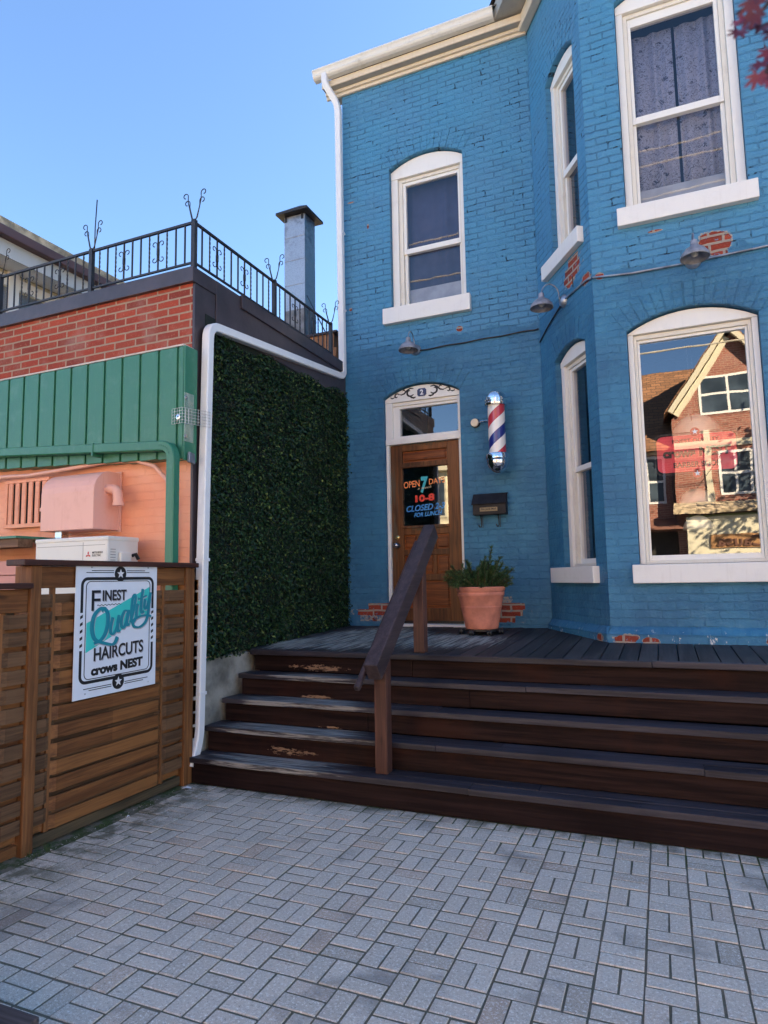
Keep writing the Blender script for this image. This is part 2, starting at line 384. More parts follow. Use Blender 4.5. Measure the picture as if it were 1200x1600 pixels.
# ================================================================== SETTING
def ground_mat():
    n = N('street_ground'); c = n.mix(n.noise(3, 5), (.10,.10,.10), (.16,.155,.15)); return n.fin(c, .9, 0, n.bump(n.noise(80, 4), .5, .004))
g = MB(); g.add([(-150,-150,-.06),(150,-150,-.06),(150,150,-.06),(-150,150,-.06)], [(0,1,2,3)])
tag(g.build('ground', ground_mat()), kind='structure')
na = N('asphalt'); asph = na.fin(na.mix(na.noise(40, 5), (.045,.045,.047), (.075,.075,.075)), .85, 0, na.bump(na.noise(150, 4), .6, .004))
g = MB(); g.box(-60, 60, -11.5, -4.2, -.08, -.05); tag(g.build('road', asph), kind='structure')
nw = N('sidewalk_concrete'); x, y, z = nw.sep(); r_, f_ = nw.brick(nw.comb(x, y, 0), 1.5, 1.5, .012, .1, 0)
cw = nw.mix(f_, nw.mix(nw.noise(6, 5), (.32,.31,.29), (.40,.39,.37)), (.10,.10,.09)); sw = nw.fin(cw, .9, 0, nw.bump(nw.noise(90, 3), .4, .003))
g = MB(); g.box(-60, 60, -4.2, -1.6, -.10, .0); tag(g.build('pavement', sw), kind='structure')
g = MB(); g.box(-60, 60, -14.0, -11.5, -.10, .05); tag(g.build('far_pavement', sw), kind='structure')
# joint bed under the pavers
nb = N('paver_joint_sand'); x, y, z = nb.sep()
near = nb.math('MAXIMUM', nb.step(x, -2.5, -3.1), nb.step(y, 3.45, 3.85))
moss = nb.math('MULTIPLY', nb.step(nb.noise(9, 5, .7), .42, .55), nb.math('MAXIMUM', near, .25))
cb = nb.mix(moss, nb.mix(nb.noise(60, 4), (.11,.095,.07), (.21,.18,.135)), nb.mix(nb.noise(80, 3), (.03,.05,.012), (.06,.085,.02)))
bedm = nb.fin(cb, .95, 0, nb.bump(nb.noise(120, 4), 1, .006))
g = MB(); g.box(-3.34, 6.0, -1.6, 3.98, -.05, -.0030); tag(g.build('paver_bed', bedm), kind='structure')
# pavers
npv = N('concrete_paver'); at = npv.n.new('ShaderNodeAttribute'); at.attribute_name = 'tone'; tn = at.outputs['Fac']
base = npv.ramp(tn, [(0, (.45,.38,.30)), (.05, (.55,.47,.375)), (.5, (.60,.51,.41)), (.9, (.65,.555,.445)), (.95, (.60,.47,.36)), (1, (.52,.39,.29))])
sp = npv.noise(85, 5, .95); c = npv.mix(npv.math('MULTIPLY', npv.step(sp, .53, .59), .85), base, (.92,.88,.80)); sp2 = npv.noise(75, 5, .95, vec=npv.mapv(loc=(3,5,1)))
c = npv.mix(npv.math('MULTIPLY', npv.step(sp2, .55, .62), .65), c, (.13,.12,.11))
st = npv.noise(1.6, 5, .6); c = npv.mix(npv.math('MULTIPLY', npv.math('MULTIPLY', npv.step(st, .52, .64), npv.step(tn, .25, .7)), .55), c, (.13,.125,.12))
x, y, z = npv.sep()
mo = npv.math('MULTIPLY', npv.math('MAXIMUM', npv.step(x, -2.6, -3.15), npv.step(y, 3.75, 3.98)), npv.step(npv.noise(7, 5, .7), .40, .62))
c = npv.mix(npv.math('MULTIPLY', mo, .85), c, (.085,.085,.045))
pavm = npv.fin(c, .82, 0, npv.bump(npv.noise(150, 4, .75), .8, .0022), spec=.22)
BL = .168; pv = []; pf = []; tones = []
def brick_top(x0, x1, y0, y1):
    t = random.random(); zt = random.uniform(-.002, .002); gp = .0034+random.uniform(0,.0014); be = .0022; th = random.uniform(-.012, .012)
    cx, cy = (x0+x1)/2+random.uniform(-.0012, .0012), (y0+y1)/2+random.uniform(-.0012, .0012)
    tx, ty = random.uniform(-.006, .006), random.uniform(-.006, .006)
    hx, hy = (x1-x0)/2-gp, (y1-y0)/2-gp-.0014; b = len(pv); ct, s_ = math.cos(th), math.sin(th)
    for (sx, sy, zz) in [(1,1,-.03)]*1+[(0,0,0)]*0: pass
    for lvl in range(3):
        ex = 0 if lvl < 2 else be; zz = (-.03, -.0022, 0)[lvl]
        for a, c_ in ((-1,-1),(1,-1),(1,1),(-1,1)):
            lx, ly = a*(hx-ex), c_*(hy-ex)
            pv.append((cx+lx*ct-ly*s_, cy+lx*s_+ly*ct, zz+zt+lx*tx+ly*ty))
    for l in range(2):
        for k in range(4): pf.append((b+l*4+k, b+l*4+(k+1) % 4, b+l*4+4+(k+1) % 4, b+l*4+4+k))
    pf.append((b+8, b+9, b+10, b+11)); tones.extend([t]*12)
yA = 3.955
for i in range(-19, 34):                                  # soldier row against the step
    x0 = -.31+i*BL
    for q in (0, .5):
        if x0+q*BL > -3.26: brick_top(x0+q*BL, x0+(q+.5)*BL, yA-BL*.62, yA)
BY = .164; nr = int(5.5/BY)
for j in range(nr):
    for i in range(-19, 34):
        x0 = -.31+i*BL; y1 = yA-BL*.62-j*BY; y0 = y1-BY
        if x0 < -3.29: 
            continue
        if (i+j) % 2 == 0:
            brick_top(x0, x0+BL, y0, y0+BY/2); brick_top(x0, x0+BL, y0+BY/2, y1)
        else:
            brick_top(x0, x0+BL/2, y0, y1); brick_top(x0+BL/2, x0+BL, y0, y1)
me = bpy.data.meshes.new('courtyard_paving'); me.from_pydata(pv, [], pf)
a = me.attributes.new('tone', 'FLOAT', 'POINT'); a.data.foreach_set('value', tones)
tag(link('courtyard_paving', me, pavm), kind='structure')

# ================================================================== BLUE HOUSE
YD, YB, XC = 6.70, 5.72, -.4216
FD = frame(0, YD, 0)                                       # door wall: local x = world X
LS = math.hypot(-.4216+1.04, .98); AS = math.atan2(-.98, .6184)
FS = frame(-1.04, YD, AS)                                  # slanting side of the bay
FB = frame(0, YB, 0)                                       # bay front
house = thing('blue_brick_house', 'two storey blue painted brick house with a slanted bay and white arched windows', 'house', (-1, 7, 0))
dd = lambda cx, cz, rx, rz, a=.3, s=9: ((cx, cz), (rx, rz), a, s)
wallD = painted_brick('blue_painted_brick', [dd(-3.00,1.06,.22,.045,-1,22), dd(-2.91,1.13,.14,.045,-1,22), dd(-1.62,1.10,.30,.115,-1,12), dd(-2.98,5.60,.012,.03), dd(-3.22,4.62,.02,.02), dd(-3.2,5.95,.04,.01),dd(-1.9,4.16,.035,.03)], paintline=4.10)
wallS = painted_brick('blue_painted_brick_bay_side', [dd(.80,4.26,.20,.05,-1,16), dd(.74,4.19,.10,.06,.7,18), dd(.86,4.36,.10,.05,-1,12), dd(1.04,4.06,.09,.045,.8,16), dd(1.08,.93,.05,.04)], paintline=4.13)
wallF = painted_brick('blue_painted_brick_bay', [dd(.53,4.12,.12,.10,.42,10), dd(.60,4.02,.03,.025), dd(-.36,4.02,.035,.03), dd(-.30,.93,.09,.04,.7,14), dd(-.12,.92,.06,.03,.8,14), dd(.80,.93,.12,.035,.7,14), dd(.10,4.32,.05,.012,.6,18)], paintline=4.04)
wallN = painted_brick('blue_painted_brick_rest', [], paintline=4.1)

def archz(x, x0, x1, zs, rise):
    w_ = (x1-x0)/2; Rr = (w_*w_+rise*rise)/(2*rise); xc = (x0+x1)/2
    return zs+rise-Rr+math.sqrt(max(0, Rr*Rr-(x-xc)**2))
def wall(name, fr, X0, X1, Z0, Z1, ops, m, th=.3, y0=0.0):
    """wall slab with arched openings; ops = (x0,x1,z0,zspring,rise)"""
    mb = MB(); xs = {X0, X1}
    for o in ops:
        for k in range(13): xs.add(o[0]+(o[1]-o[0])*k/12)
    xs = sorted(xs)
    # intervals
    for a, b in zip(xs[:-1], xs[1:]):
        if b-a < 1e-6: continue
        mid = (a+b)/2; here = sorted([o for o in ops if o[0] < mid < o[1]], key=lambda o: o[2])
        segs = []; lo = (Z0, Z0)
        for o in here:
            segs.append((lo, (o[2], o[2])))
            lo = (archz(a, *o[:2], o[3], o[4]), archz(b, *o[:2], o[3], o[4])) if o[4] > 0 else (o[3], o[3])
        segs.append((lo, (Z1, Z1)))
        for (la, lb), (ua, ub) in segs:
            mb.add([(a,y0,la),(b,y0,lb),(b,y0,ub),(a,y0,ua)], [(0,1,2,3)])
            mb.add([(a,y0+th,la),(b,y0+th,lb),(b,y0+th,ub),(a,y0+th,ua)], [(3,2,1,0)])
            mb.add([(a,y0,la),(b,y0,lb),(b,y0+th,lb),(a,y0+th,la)], [(3,2,1,0)])
            mb.add([(a,y0,ua),(b,y0,ub),(b,y0+th,ub),(a,y0+th,ua)], [(0,1,2,3)])
    for o in ops:
        mb.add([(o[0],y0,o[2]),(o[0],y0+th,o[2]),(o[0],y0+th,o[3]),(o[0],y0,o[3])], [(0,1,2,3)])
        mb.add([(o[1],y0,o[2]),(o[1],y0+th,o[2]),(o[1],y0+th,o[3]),(o[1],y0,o[3])], [(3,2,1,0)])
    mb.add([(X0,y0,Z0),(X0,y0+th,Z0),(X0,y0+th,Z1),(X0,y0,Z1)], [(3,2,1,0)])
    mb.add([(X1,y0,Z0),(X1,y0+th,Z0),(X1,y0+th,Z1),(X1,y0,Z1)], [(0,1,2,3)])
    return mb.build(name, m, house, fr)

def arch_bricks(fr, x0, x1, zs, rise, m, wd=.21, extra=0):
    """rowlock bricks standing a few millimetres proud above an opening"""
    mb = MB(); w_ = (x1-x0)/2; Rr = (w_*w_+rise*rise)/(2*rise); xc = (x0+x1)/2; zc = zs+rise-Rr
    a0 = math.asin(w_/Rr); n = max(6, int(2*a0*Rr/.068)); 
    for k in range(n):
        t0 = -a0*(1.02)+2*a0*1.02*k/n; t1 = -a0*1.02+2*a0*1.02*(k+1)/n; g_ = .0045/Rr; t0 += g_; t1 -= g_
        pr = random.uniform(.004, .009); r0 = Rr+.004; r1 = Rr+wd+random.uniform(-.006, .008)
        P = lambda r_, t_: (xc+r_*math.sin(t_), zc+r_*math.cos(t_))
        mb.prism([P(r0, t0), P(r0, t1), P(r1, t1), P(r1, t0)], -pr, .02)
    mb.build('brick_arch', m, house, fr, bevel=.004)

rooms = []
def interior(fr, x0, x1, z0, z1, d=.9):
    mb = MB(); y0, y1 = .301, d
    x0 -= .3; x1 += .3; z0 -= .2; z1 += .2
    mb.add([(x0,y0,z0),(x1,y0,z0),(x1,y1,z0),(x0,y1,z0),(x0,y0,z1),(x1,y0,z1),(x1,y1,z1),(x0,y1,z1)],
           [(0,1,2,3),(4,7,6,5),(3,2,6,7),(0,3,7,4),(1,5,6,2)])
    mb.build('room_lining', M['interior'], house, fr)

def pq(mb, x0, x1, y, z0, z1, y1=None):
    y1 = y if y1 is None else y1; mb.add([(x0,y,z0),(x1,y1,z0),(x1,y1,z1),(x0,y,z1)], [(0,1,2,3)])
def window(fr, x0, x1, zs, zsp, rise, head, gl, meet=None, pm='glass', sill=(.09,.05), sill_h=.185, room=True, hung=True):
    """white framed window set in its arched opening; gl = glass x0,x1,z0,z1"""
    c = MB(); e = .004; gx0, gx1, gz0, gz1 = gl
    # outer casing: jambs + arched head panel
    cw = max(.03, (gx0-x0)*.5); cr = max(.03, (x1-gx1)*.5)
    c.box(x0+e, x0+cw, .055, .16, zs+e, head); c.box(x1-cr, x1-e, .055, .16, zs+e, head)
    poly = [(x0+e, head+.001), (x1-e, head+.001)]
    for k in range(13):
        xx = x1-e-(x1-x0-2*e)*k/12; poly.append((xx, archz(xx, x0, x1, zsp, rise)-.012))
    c.prism(poly, .05, .16)
    wn = c.build('window', M['white'], house, fr, bevel=.004)
    s_ = MB(); b0, b1 = x0+cw+.001, x1-cr-.001
    st = (gx0-b0)*.55; sr = (b1-gx1)*.55
    # inner stop
    s_.box(b0, b0+st, .085, .17, zs+.03, head-.002); s_.box(b1-sr, b1, .085, .17, zs+.03, head-.002); s_.box(b0+st, b1-sr, .085, .17, head-.04, head-.002)
    s_.box(b0, b1, .075, .17, zs+e, zs+.03)
    s_.build('window_stop', M['stop'], wn, fr, bevel=.003)
    q = MB(); a0, a1 = b0+st+.001, b1-sr-.001
    if hung and meet:
        m0, m1 = meet
        # upper sash slightly forward
        q.box(a0, gx0, .10, .15, m0, head-.041); q.box(gx1, a1, .10, .15, m0, head-.041); q.box(gx0, gx1, .10, .15, gz1, head-.041)
        q.box(gx0-.0, gx1+.0, .098, .15, m0, m1)
        q.box(a0, gx0, .118, .17, zs+.031, m0-.001); q.box(gx1, a1, .118, .17, zs+.031, m0-.001); q.box(gx0, gx1, .118, .17, zs+.031, gz0)
    else:
        q.box(a0, gx0, .105, .16, zs+.031, head-.041); q.box(gx1, a1, .105, .16, zs+.031, head-.041); q.box(gx0, gx1, .105, .16, gz1, head-.041); q.box(gx0, gx1, .105, .16, zs+.031, gz0)
    q.build('sash', M['white'], wn, fr, bevel=.003)
    if hung and meet:
        p = MB(); pq(p, gx0-.005, gx1+.005, .126, meet[1]-.005, gz1+.005); p.build('pane', M[pm], wn, fr)
        p = MB(); pq(p, gx0-.005, gx1+.005, .144, gz0-.005, meet[0]+.005); p.build('pane', M[pm], wn, fr)
    else:
        p = MB(); pq(p, gx0-.005, gx1+.005, .126, gz0-.005, gz1+.005); p.build('pane', M[pm], wn, fr)
    k = MB(); k.box(x0-sill[0], x1+sill[1], -.06, .052, zs-sill_h, zs); k.build('sill', M['sill'], wn, fr, bevel=.006)
    return wn

# openings (x0,x1,z0,zspring,rise)
W1 = (-2.70,-1.81,4.525,6.22,.13); DO = (-2.825,-1.925,.95,3.49,.13)
W2 = (.34,.97,1.525,3.53,.085); W3 = (.40,1.00,4.56,6.40,.10)
W4 = (-.17,.81,1.525,3.49,.14); W5 = (-.12,.81,4.56,6.50,.14)
ZT = 7.42
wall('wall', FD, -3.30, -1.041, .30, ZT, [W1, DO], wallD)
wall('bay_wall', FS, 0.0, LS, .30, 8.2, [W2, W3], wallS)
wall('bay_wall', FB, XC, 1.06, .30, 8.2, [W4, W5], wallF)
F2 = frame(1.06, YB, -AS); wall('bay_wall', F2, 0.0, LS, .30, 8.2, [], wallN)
wall('wall', frame(0, YD+.002, 0), 1.68, 4.4, .30, ZT, [(2.4,3.3,1.5,3.49,.13), (2.4,3.3,4.5,6.2,.13)], wallN)
FR_ = frame(0, YD+.002, 0)
FL_ = frame(-3.297, YD+.301, R(90)) 
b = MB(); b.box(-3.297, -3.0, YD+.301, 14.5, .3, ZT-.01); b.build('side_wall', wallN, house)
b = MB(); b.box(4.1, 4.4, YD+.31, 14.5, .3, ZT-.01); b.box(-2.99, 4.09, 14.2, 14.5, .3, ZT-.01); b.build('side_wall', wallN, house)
for fr, o, m in ((FD, W1, wallN), (FD, DO, wallN), (FS, W2, wallN), (FS, W3, wallN), (FB, W4, wallN), (FB, W5, wallN)):
    arch_bricks(fr, o[0], o[1], o[3], o[4], m)
# plinth at the foot of the bay
def plinth(fr, a, b_):
    mb = MB(); mb.prism([(0,0)]*0 or [(a,.5),(b_,.5),(b_,.97),(a,.97)], -.055, .0-.001); 
    mb.add([(a,-.055,.9701),(b_,-.055,.9701),(b_,-.001,1.03),(a,-.001,1.03)], [(0,1,2,3)])
    return mb.build('plinth', wallF if fr is FB else wallS, house, fr, bevel=.008)
plinth(FS, .02, LS+.03); plinth(FB, XC-.03, 1.09)

window(FD, *W1[:2], W1[2], W1[3], W1[4], 6.12, (-2.53,-1.90,4.575,6.04), (5.20,5.26))
window(FB, *W4[:2], W4[2], W4[3], W4[4], 3.47, (-.075,.715,1.60,3.405), None, 'glass_big', sill=(.055,.055), sill_h=.15, hung=False)
window(FB, *W5[:2], W5[2], W5[3], W5[4], 6.42, (.005,.665,4.63,6.30), (5.38,5.44), sill=(.07,.06), sill_h=.16)
window(FS, *W2[:2], W2[2], W2[3], W2[4], 3.47, (.47,.90,1.60,3.40), (2.42,2.47), sill=(.20,.05), sill_h=.145)
window(FS, *W3[:2], W3[2], W3[3], W3[4], 6.35, (.53,.93,4.63,6.27), (5.36,5.42), sill=(.17,.04), sill_h=.15)
window(FR_, 2.4, 3.3, 1.5, 3.49, .13, 3.4, (2.55,3.15,1.6,3.33), (2.42,2.47))
window(FR_, 2.4, 3.3, 4.5, 6.2, .13, 6.1, (2.55,3.15,4.6,6.03), (5.2,5.26))

# eaves, gutter, roof
e = MB(); e.box(-3.50, -1.045, YD-.035, YD-.001, 7.34, 7.38); e.box(-3.50, -1.045, YD-.06, YD-.001, 7.3802, 7.42); e.build('bed_moulding', M['cream'], house, bevel=.008)
e = MB(); e.box(-3.50, -1.045, YD-.118, YD+.2, 7.4203, 7.445); e.build('soffit', M['grey_soffit'], house)
e = MB(); e.box(-3.51, -1.045, YD-.134, YD-.1185, 7.421, 7.50); e.build('fascia', M['cream'], house, bevel=.004)
gt = MB(); yb_ = YD-.136
prof = [(yb_, 7.505), (yb_-.06, 7.500), (yb_-.085, 7.515), (yb_-.098, 7.535), (yb_-.098, 7.55), (yb_-.108, 7.575), (yb_-.118, 7.588), (yb_-.118, 7.605), (yb_-.108, 7.607), (yb_-.104, 7.592), (yb_-.004, 7.592)]
def sweepx(mb, prof, x0, x1):
    n = len(prof); mb.add([(x0, p[0], p[1]) for p in prof]+[(x1, p[0], p[1]) for p in prof], [(i, (i+n), (i+1) % n+n, (i+1) % n) for i in range(n)]+[tuple(range(n)), tuple(range(2*n-1, n-1, -1))])
sweepx(gt, prof, -3.58, -1.36)
fan(gt.build('gutter', M['gutter'], house))
ns = N('roof_shingle'); x, y, z = ns.sep(); r_, f_ = ns.brick(ns.comb(x, y, 0), .3, .14, .008); ms = ns.fin(ns.mix(f_, ns.mix(r_, (.10,.09,.085), (.2,.17,.15)), (.04,.04,.04)), .95)
e = MB(); e.hexa([(-3.60,YD-.215,7.62),(4.7,YD-.215,7.62),(4.7,YD-.215,7.64),(-3.60,YD-.215,7.64)][:4], [(-3.62,10.6,9.9),(4.7,10.6,9.9),(4.7,10.6,9.93),(-3.62,10.6,9.93)])
e.hexa([(-3.62,10.61,9.9),(4.7,10.61,9.9),(4.7,10.61,9.93),(-3.62,10.61,9.93)], [(-3.62,14.9,7.64),(4.7,14.9,7.64),(4.7,14.9,7.67),(-3.62,14.9,7.67)])
fan(e.build('roof', ms, house))
e = MB(); e.prism([(YD,ZT),(14.5,ZT),(10.6,9.87),(YD+.05,7.66)], -3.29, -3.05)
e.v = [(v[1], v[0], v[2]) for v in e.v]; fan(e.build('gable_wall', wallN, house))
# bay roof with deep grey eave
e = MB(); ov = .30
a1 = Vector((-1.04, YD)); 
def off(fr, u, d, z): p = fr @ Vector((u, -d, z)); return (p.x, p.y, p.z)
e.hexa([off(FS,-.30,.36,7.52), off(FS,LS+.16,.30,7.52), off(FS,LS+.16,.30,7.70), off(FS,-.30,.36,7.70)],
       [off(FS,-.02,.02,7.52), off(FS,LS,.02,7.52), off(FS,LS,.02,7.70), off(FS,-.02,.02,7.70)])
e.hexa([off(FB,XC-.165,.30,7.523), off(FB,1.2,.30,7.523), off(FB,1.2,.30,7.703), off(FB,XC-.165,.30,7.703)],
       [off(FB,XC,.02,7.523), off(FB,1.06,.02,7.523), off(FB,1.06,.02,7.703), off(FB,XC,.02,7.703)])
fan(e.build('bay_eave', M['grey_soffit'], house, bevel=.006))
e = MB(); e.hexa([off(FS,.0,.10,7.36), off(FS,LS+.05,.10,7.36), off(FS,LS+.05,.10,7.515), off(FS,.0,.10,7.515)],
       [off(FS,0,.003,7.36), off(FS,LS,.003,7.36), off(FS,LS,.003,7.515), off(FS,0,.003,7.515)])
fan(e.build('bay_frieze', M['cream'], house, bevel=.01))
e = MB(); e.add([off(FS,-.3,.4,7.71), off(FS,LS+.2,.34,7.71), off(FB,1.25,.34,7.71), (1.9, YD, 7.71), (0.3, 8.3, 9.4)], [(0,1,4),(1,2,4),(2,3,4),(0,4,3)]); e.build('bay_roof', ms, house)
# paved-over gap: rubber turret behind gutter
# downspout on the corner
def rect_pipe(mb, pts, wx, wy, up=(0,0,1)):
    for p, q in zip(pts[:-1], pts[1:]): mb.bar(p, q, wx, wy, up)
def smooth_path(pts, r=.06, n=5):
    pts = [Vector(p) for p in pts]; out = [pts[0]]
    for i in range(1, len(pts)-1):
        a, b_, c = pts[i-1], pts[i], pts[i+1]; d1 = (a-b_).normalized(); d2 = (c-b_).normalized(); rr = min(r, (a-b_).length*.45, (c-b_).length*.45)
        p0 = b_+d1*rr; p1 = b_+d2*rr
        for k in range(n+1):
            t = k/n; out.append(p0*(1-t)**2+b_*(2*t*(1-t))+p1*t*t)
    out.append(pts[-1]); return out
def duct(mb, pts, w_, d_, side):
    """rectangular section swept along pts; side = fixed sideways axis"""
    side = Vector(side).normalized(); rings = []; n = len(pts)
    for i, p in enumerate(pts):
        t = (pts[min(i+1, n-1)]-pts[max(i-1, 0)]).normalized(); sx = (side-t*side.dot(t)).normalized(); u = t.cross(sx).normalized(); c_ = .22
        rg = []
        for a, b_ in ((-1,-1+c_),(-1+c_,-1),(1-c_,-1),(1,-1+c_),(1,1-c_),(1-c_,1),(-1+c_,1),(-1,1-c_)): rg.append(p+sx*(a*w_/2)+u*(b_*d_/2))
        rings.append(rg)
    vs_ = [q for r_ in rings for q in r_]; fs = []
    for i in range(n-1):
        for k in range(8): a = i*8+k; b_ = i*8+(k+1) % 8; fs.append((a, b_, b_+8, a+8))
    fs += [tuple(range(8)), tuple(range(len(vs_)-1, len(vs_)-9, -1))]; mb.add(vs_, fs)
dsp = thing('downspout', 'long white square downspout bending from the gutter past the leafy panel to the ground', 'downspout', (-3.27, 4.15, 0))
P = MB(); path = smooth_path([(-3.43,6.50,7.54), (-3.43,6.50,7.42), (-3.306,6.60,7.17), (-3.300,6.63,3.83), (-3.285,6.50,3.83) if False else (-3.30,6.56,3.78), (-3.25,4.12,3.50), (-3.25,4.045,.30), (-3.25,3.965,.11)], .11, 6)
duct(P, path, .072, .072, (1,0,0)); fan(P.build('pipe', M['pipe'], dsp, smooth=False))
for z_, yy, xx in ((5.55,6.63,-3.302), (4.6,6.63,-3.301), (1.62,4.080,-3.25), (.62,4.055,-3.25)):
    P = MB(); P.box(xx-.040, xx+.040, yy-.040, yy+.040, z_-.012, z_+.012); P.build('joint_collar', M['pipe'], dsp, bevel=.003)

# ------------------------------------------------------------------ door
worn_door = wood('door_wood', (.075,.029,.011), (.22,.082,.026), 2, 1.0, .45, worn=[((-2.76,0,2.2),(.10,3,1.2)), ((-2.37,0,2.96),(.5,1,.06)), ((-2.37,0,2.0),(.4,1,.05))], worncol=(.13,.10,.065))
panel_w = wood('door_panel_wood', (.12,.030,.008), (.33,.095,.024), 0, 1.2, .4)
dfr = MB(); X0, X1 = DO[0]+.004, DO[1]-.004
dfr.box(X0, -2.785, .05, .16, .93, 3.0); dfr.box(-1.965, X1, .05, .16, .93, 3.0)
dfr.box(X0, X1, .04, .16, 2.955, 3.02); dfr.box(X0, -2.74, .05, .16, 3.021, 3.44); dfr.box(-1.965, X1, .05, .16, 3.021, 3.44)
dfr.box(-2.739, -2.66, .085, .16, 3.021, 3.40); dfr.box(-2.659, -1.966, .085, .16, 3.37, 3.40); dfr.box(-2.739,-1.966,.07,.16,3.401,3.44); dfr.box(-2.659,-1.966,.075,.16,3.021,3.05)
dfr.box(X0, X1, -.02, .17, .90, .955)
dframe = dfr.build('door_frame', M['white'], house, FD, bevel=.004)
hp = MB(); poly = [(X0, 3.441), (X1, 3.441)]
for k in range(13): xx = X1-(X1-X0)*k/12; poly.append((xx, archz(xx, DO[0], DO[1], DO[3], DO[4])-.012))
hp.prism(poly, .045, .16); hp.build('arched_head', M['white'], dframe, FD, bevel=.003)
p = MB(); pq(p, -2.665, -1.96, .126, 3.045, 3.375, .114); p.build('transom_pane', M['glass_door'], dframe, FD)
mb = MB(); mb.box(-2.99, 4.09, YD+2.0, YD+2.1, .5, 7.4); mb.build('inner_partition', M['interior'], house)
mb = MB(); mb.box(-2.99, 4.09, YD+.302, YD+1.99, 4.10, 4.20); mb.box(-.62, 1.25, YB+.302, YD+.3015, 4.10, 4.20); mb.build('floor_slab', M['interior'], house)
mb = MB(); mb.box(-2.99, 4.09, YD+.302, YD+1.99, .80, .90); mb.box(-.62, 1.25, YB+.302, YD+.3015, .80, .90); mb.build('floor_slab', M['interior'], house)
mb = MB(); mb.box(-2.99, 4.09, YD+.302, YD+1.99, 7.28, 7.38); mb.box(-.62, 1.25, YB+.302, YD+.3015, 7.28, 7.38); mb.build('ceiling_slab', M['interior'], house)
# scrolls on the head panel
def spiral(cx, cz, r0, r1, a0, a1, n=14): return [(cx+(r0+(r1-r0)*k/n)*math.cos(a0+(a1-a0)*k/n), .0425, cz+(r0+(r1-r0)*k/n)*math.sin(a0+(a1-a0)*k/n)) for k in range(n+1)]
def ribbon(mb, pts, r, y=None): mb.tube([Vector(p) for p in pts], r, 6, flat=(0,1,0))
for sg in (-1, 1):
    scr = MB(); cx = -2.37
    f_ = lambda pts: [(cx+sg*(p[0]), p[1], p[2]) for p in pts]
    def taper(pts, a, b_): 
        n = len(pts); scr.tube([Vector(q) for q in pts], [a*math.sin(math.pi*(.12+.85*k/(n-1)))+b_ for k in range(n)], 6, flat=(0,1,0))
    taper(f_(spiral(.145, 3.535, .05, .018, R(210), R(470))), .009, .002)
    taper(f_([(.075,.0425,3.475),(.10,.0425,3.468),(.13,.0425,3.477),(.15,.0425,3.50)]), .009, .002)
    taper(f_([(.10,.0425,3.575),(.14,.0425,3.582),(.18,.0425,3.560),(.215,.0425,3.528),(.25,.0425,3.52),(.275,.0425,3.53)]), .008, .002)
    taper(f_([(.20,.0425,3.555),(.215,.0425,3.575),(.235,.0425,3.562)]), .008, .002)
    taper(f_(spiral(.305, 3.512, .032, .010, R(160), R(-150))), .007, .002)
    taper(f_([(.33,.0425,3.50),(.355,.0425,3.49),(.375,.0425,3.495),(.38,.0425,3.508)]), .006, .0015)
    scr.build('scroll_ornament', M['black'], dframe, FD)
navy = simple('navy_enamel', (.025,.035,.11), .3); inkw = simple('white_ink', (.75,.76,.78), .5)
npl = MB(); c_ = .018; x0, x1, z0, z1 = -2.425, -2.318, 3.475, 3.565
npl.prism([(x0+c_,z0),(x1-c_,z0),(x1,z0+c_),(x1,z1-c_),(x1-c_,z1),(x0+c_,z1),(x0,z1-c_),(x0,z0+c_)], .036, .044)
num = npl.build('number_plate', navy, dframe, FD, bevel=.002)
text('number_two', '2', inkw, FD, (-2.39,-2.352,3.49,3.55), .0355, num if False else dframe, off=.03)
# leaf
dr = MB(); D0, D1 = -2.783, -1.968; YL = .085
dr.box(D0, -2.645, YL, .13, .985, 2.95); dr.box(-2.115, D1, YL, .13, .985, 2.95)          # stiles
for z0, z1 in ((2.875,2.95), (2.685,2.745), (1.93,2.02), (1.70,1.765), (1.42,1.49), (.985,1.12)): dr.box(-2.6448, -2.1152, YL, .13, z0, z1)
for x0_ in (-2.49, -2.30): dr.box(x0_, x0_+.035, YL+.002, .128, 1.491, 1.699); dr.box(x0_, x0_+.035, YL+.002, .128, 1.766, 1.929)
door = dr.build('door', worn_door, house, FD, bevel=.005)
for (a_, b_, z0, z1) in ((-2.62,-2.14,2.765,2.855), (-2.62,-2.14,1.14,1.40)):
    pn = MB(); pn.box(a_, b_, YL+.016, .12, z0, z1); pn.build('panel', panel_w, door, FD, bevel=.013)
for x0_, x1_ in ((-2.645,-2.49),(-2.455,-2.30),(-2.265,-2.115)):
    for z0, z1 in ((1.49,1.70),(1.765,1.93)): pn = MB(); pn.box(x0_+.02, x1_-.02, YL+.016, .12, z0+.02, z1-.02); pn.build('panel', panel_w, door, FD, bevel=.013)
for z0, z1 in ((2.7452,2.8748),(1.1202,1.4198),(1.4902,1.6998),(1.7652,1.9298)): pb = MB(); pb.box(-2.6449,-2.1151,YL+.034,.118,z0,z1); pb.build('panel_backing', panel_w, door, FD)
bd = MB(); bd.box(-2.665,-2.10,YL-.022,YL-.0005,2.0,2.03); bd.build('glazing_bead', worn_door, door, FD, bevel=.004)
bd = MB(); bd.box(-2.665,-2.10,YL-.014,YL-.0005,2.683,2.70); bd.build('glazing_bead', worn_door, door, FD, bevel=.004)
p = MB(); pq(p, -2.65, -2.11, .112, 2.015, 2.69, .103); p.build('pane', M['glass_door'], door, FD)
kn = MB(); kn.lathe([(.001,.0),(.030,.0),(.032,-.006),(.012,-.014),(.011,-.03),(.024,-.042),(.029,-.055),(.025,-.068),(.012,-.075),(.0005,-.076)], (-2.715, YL-.001, 1.815), 'y', 24); fan(kn.build('knob', M['steel'], door, FD, smooth=True))
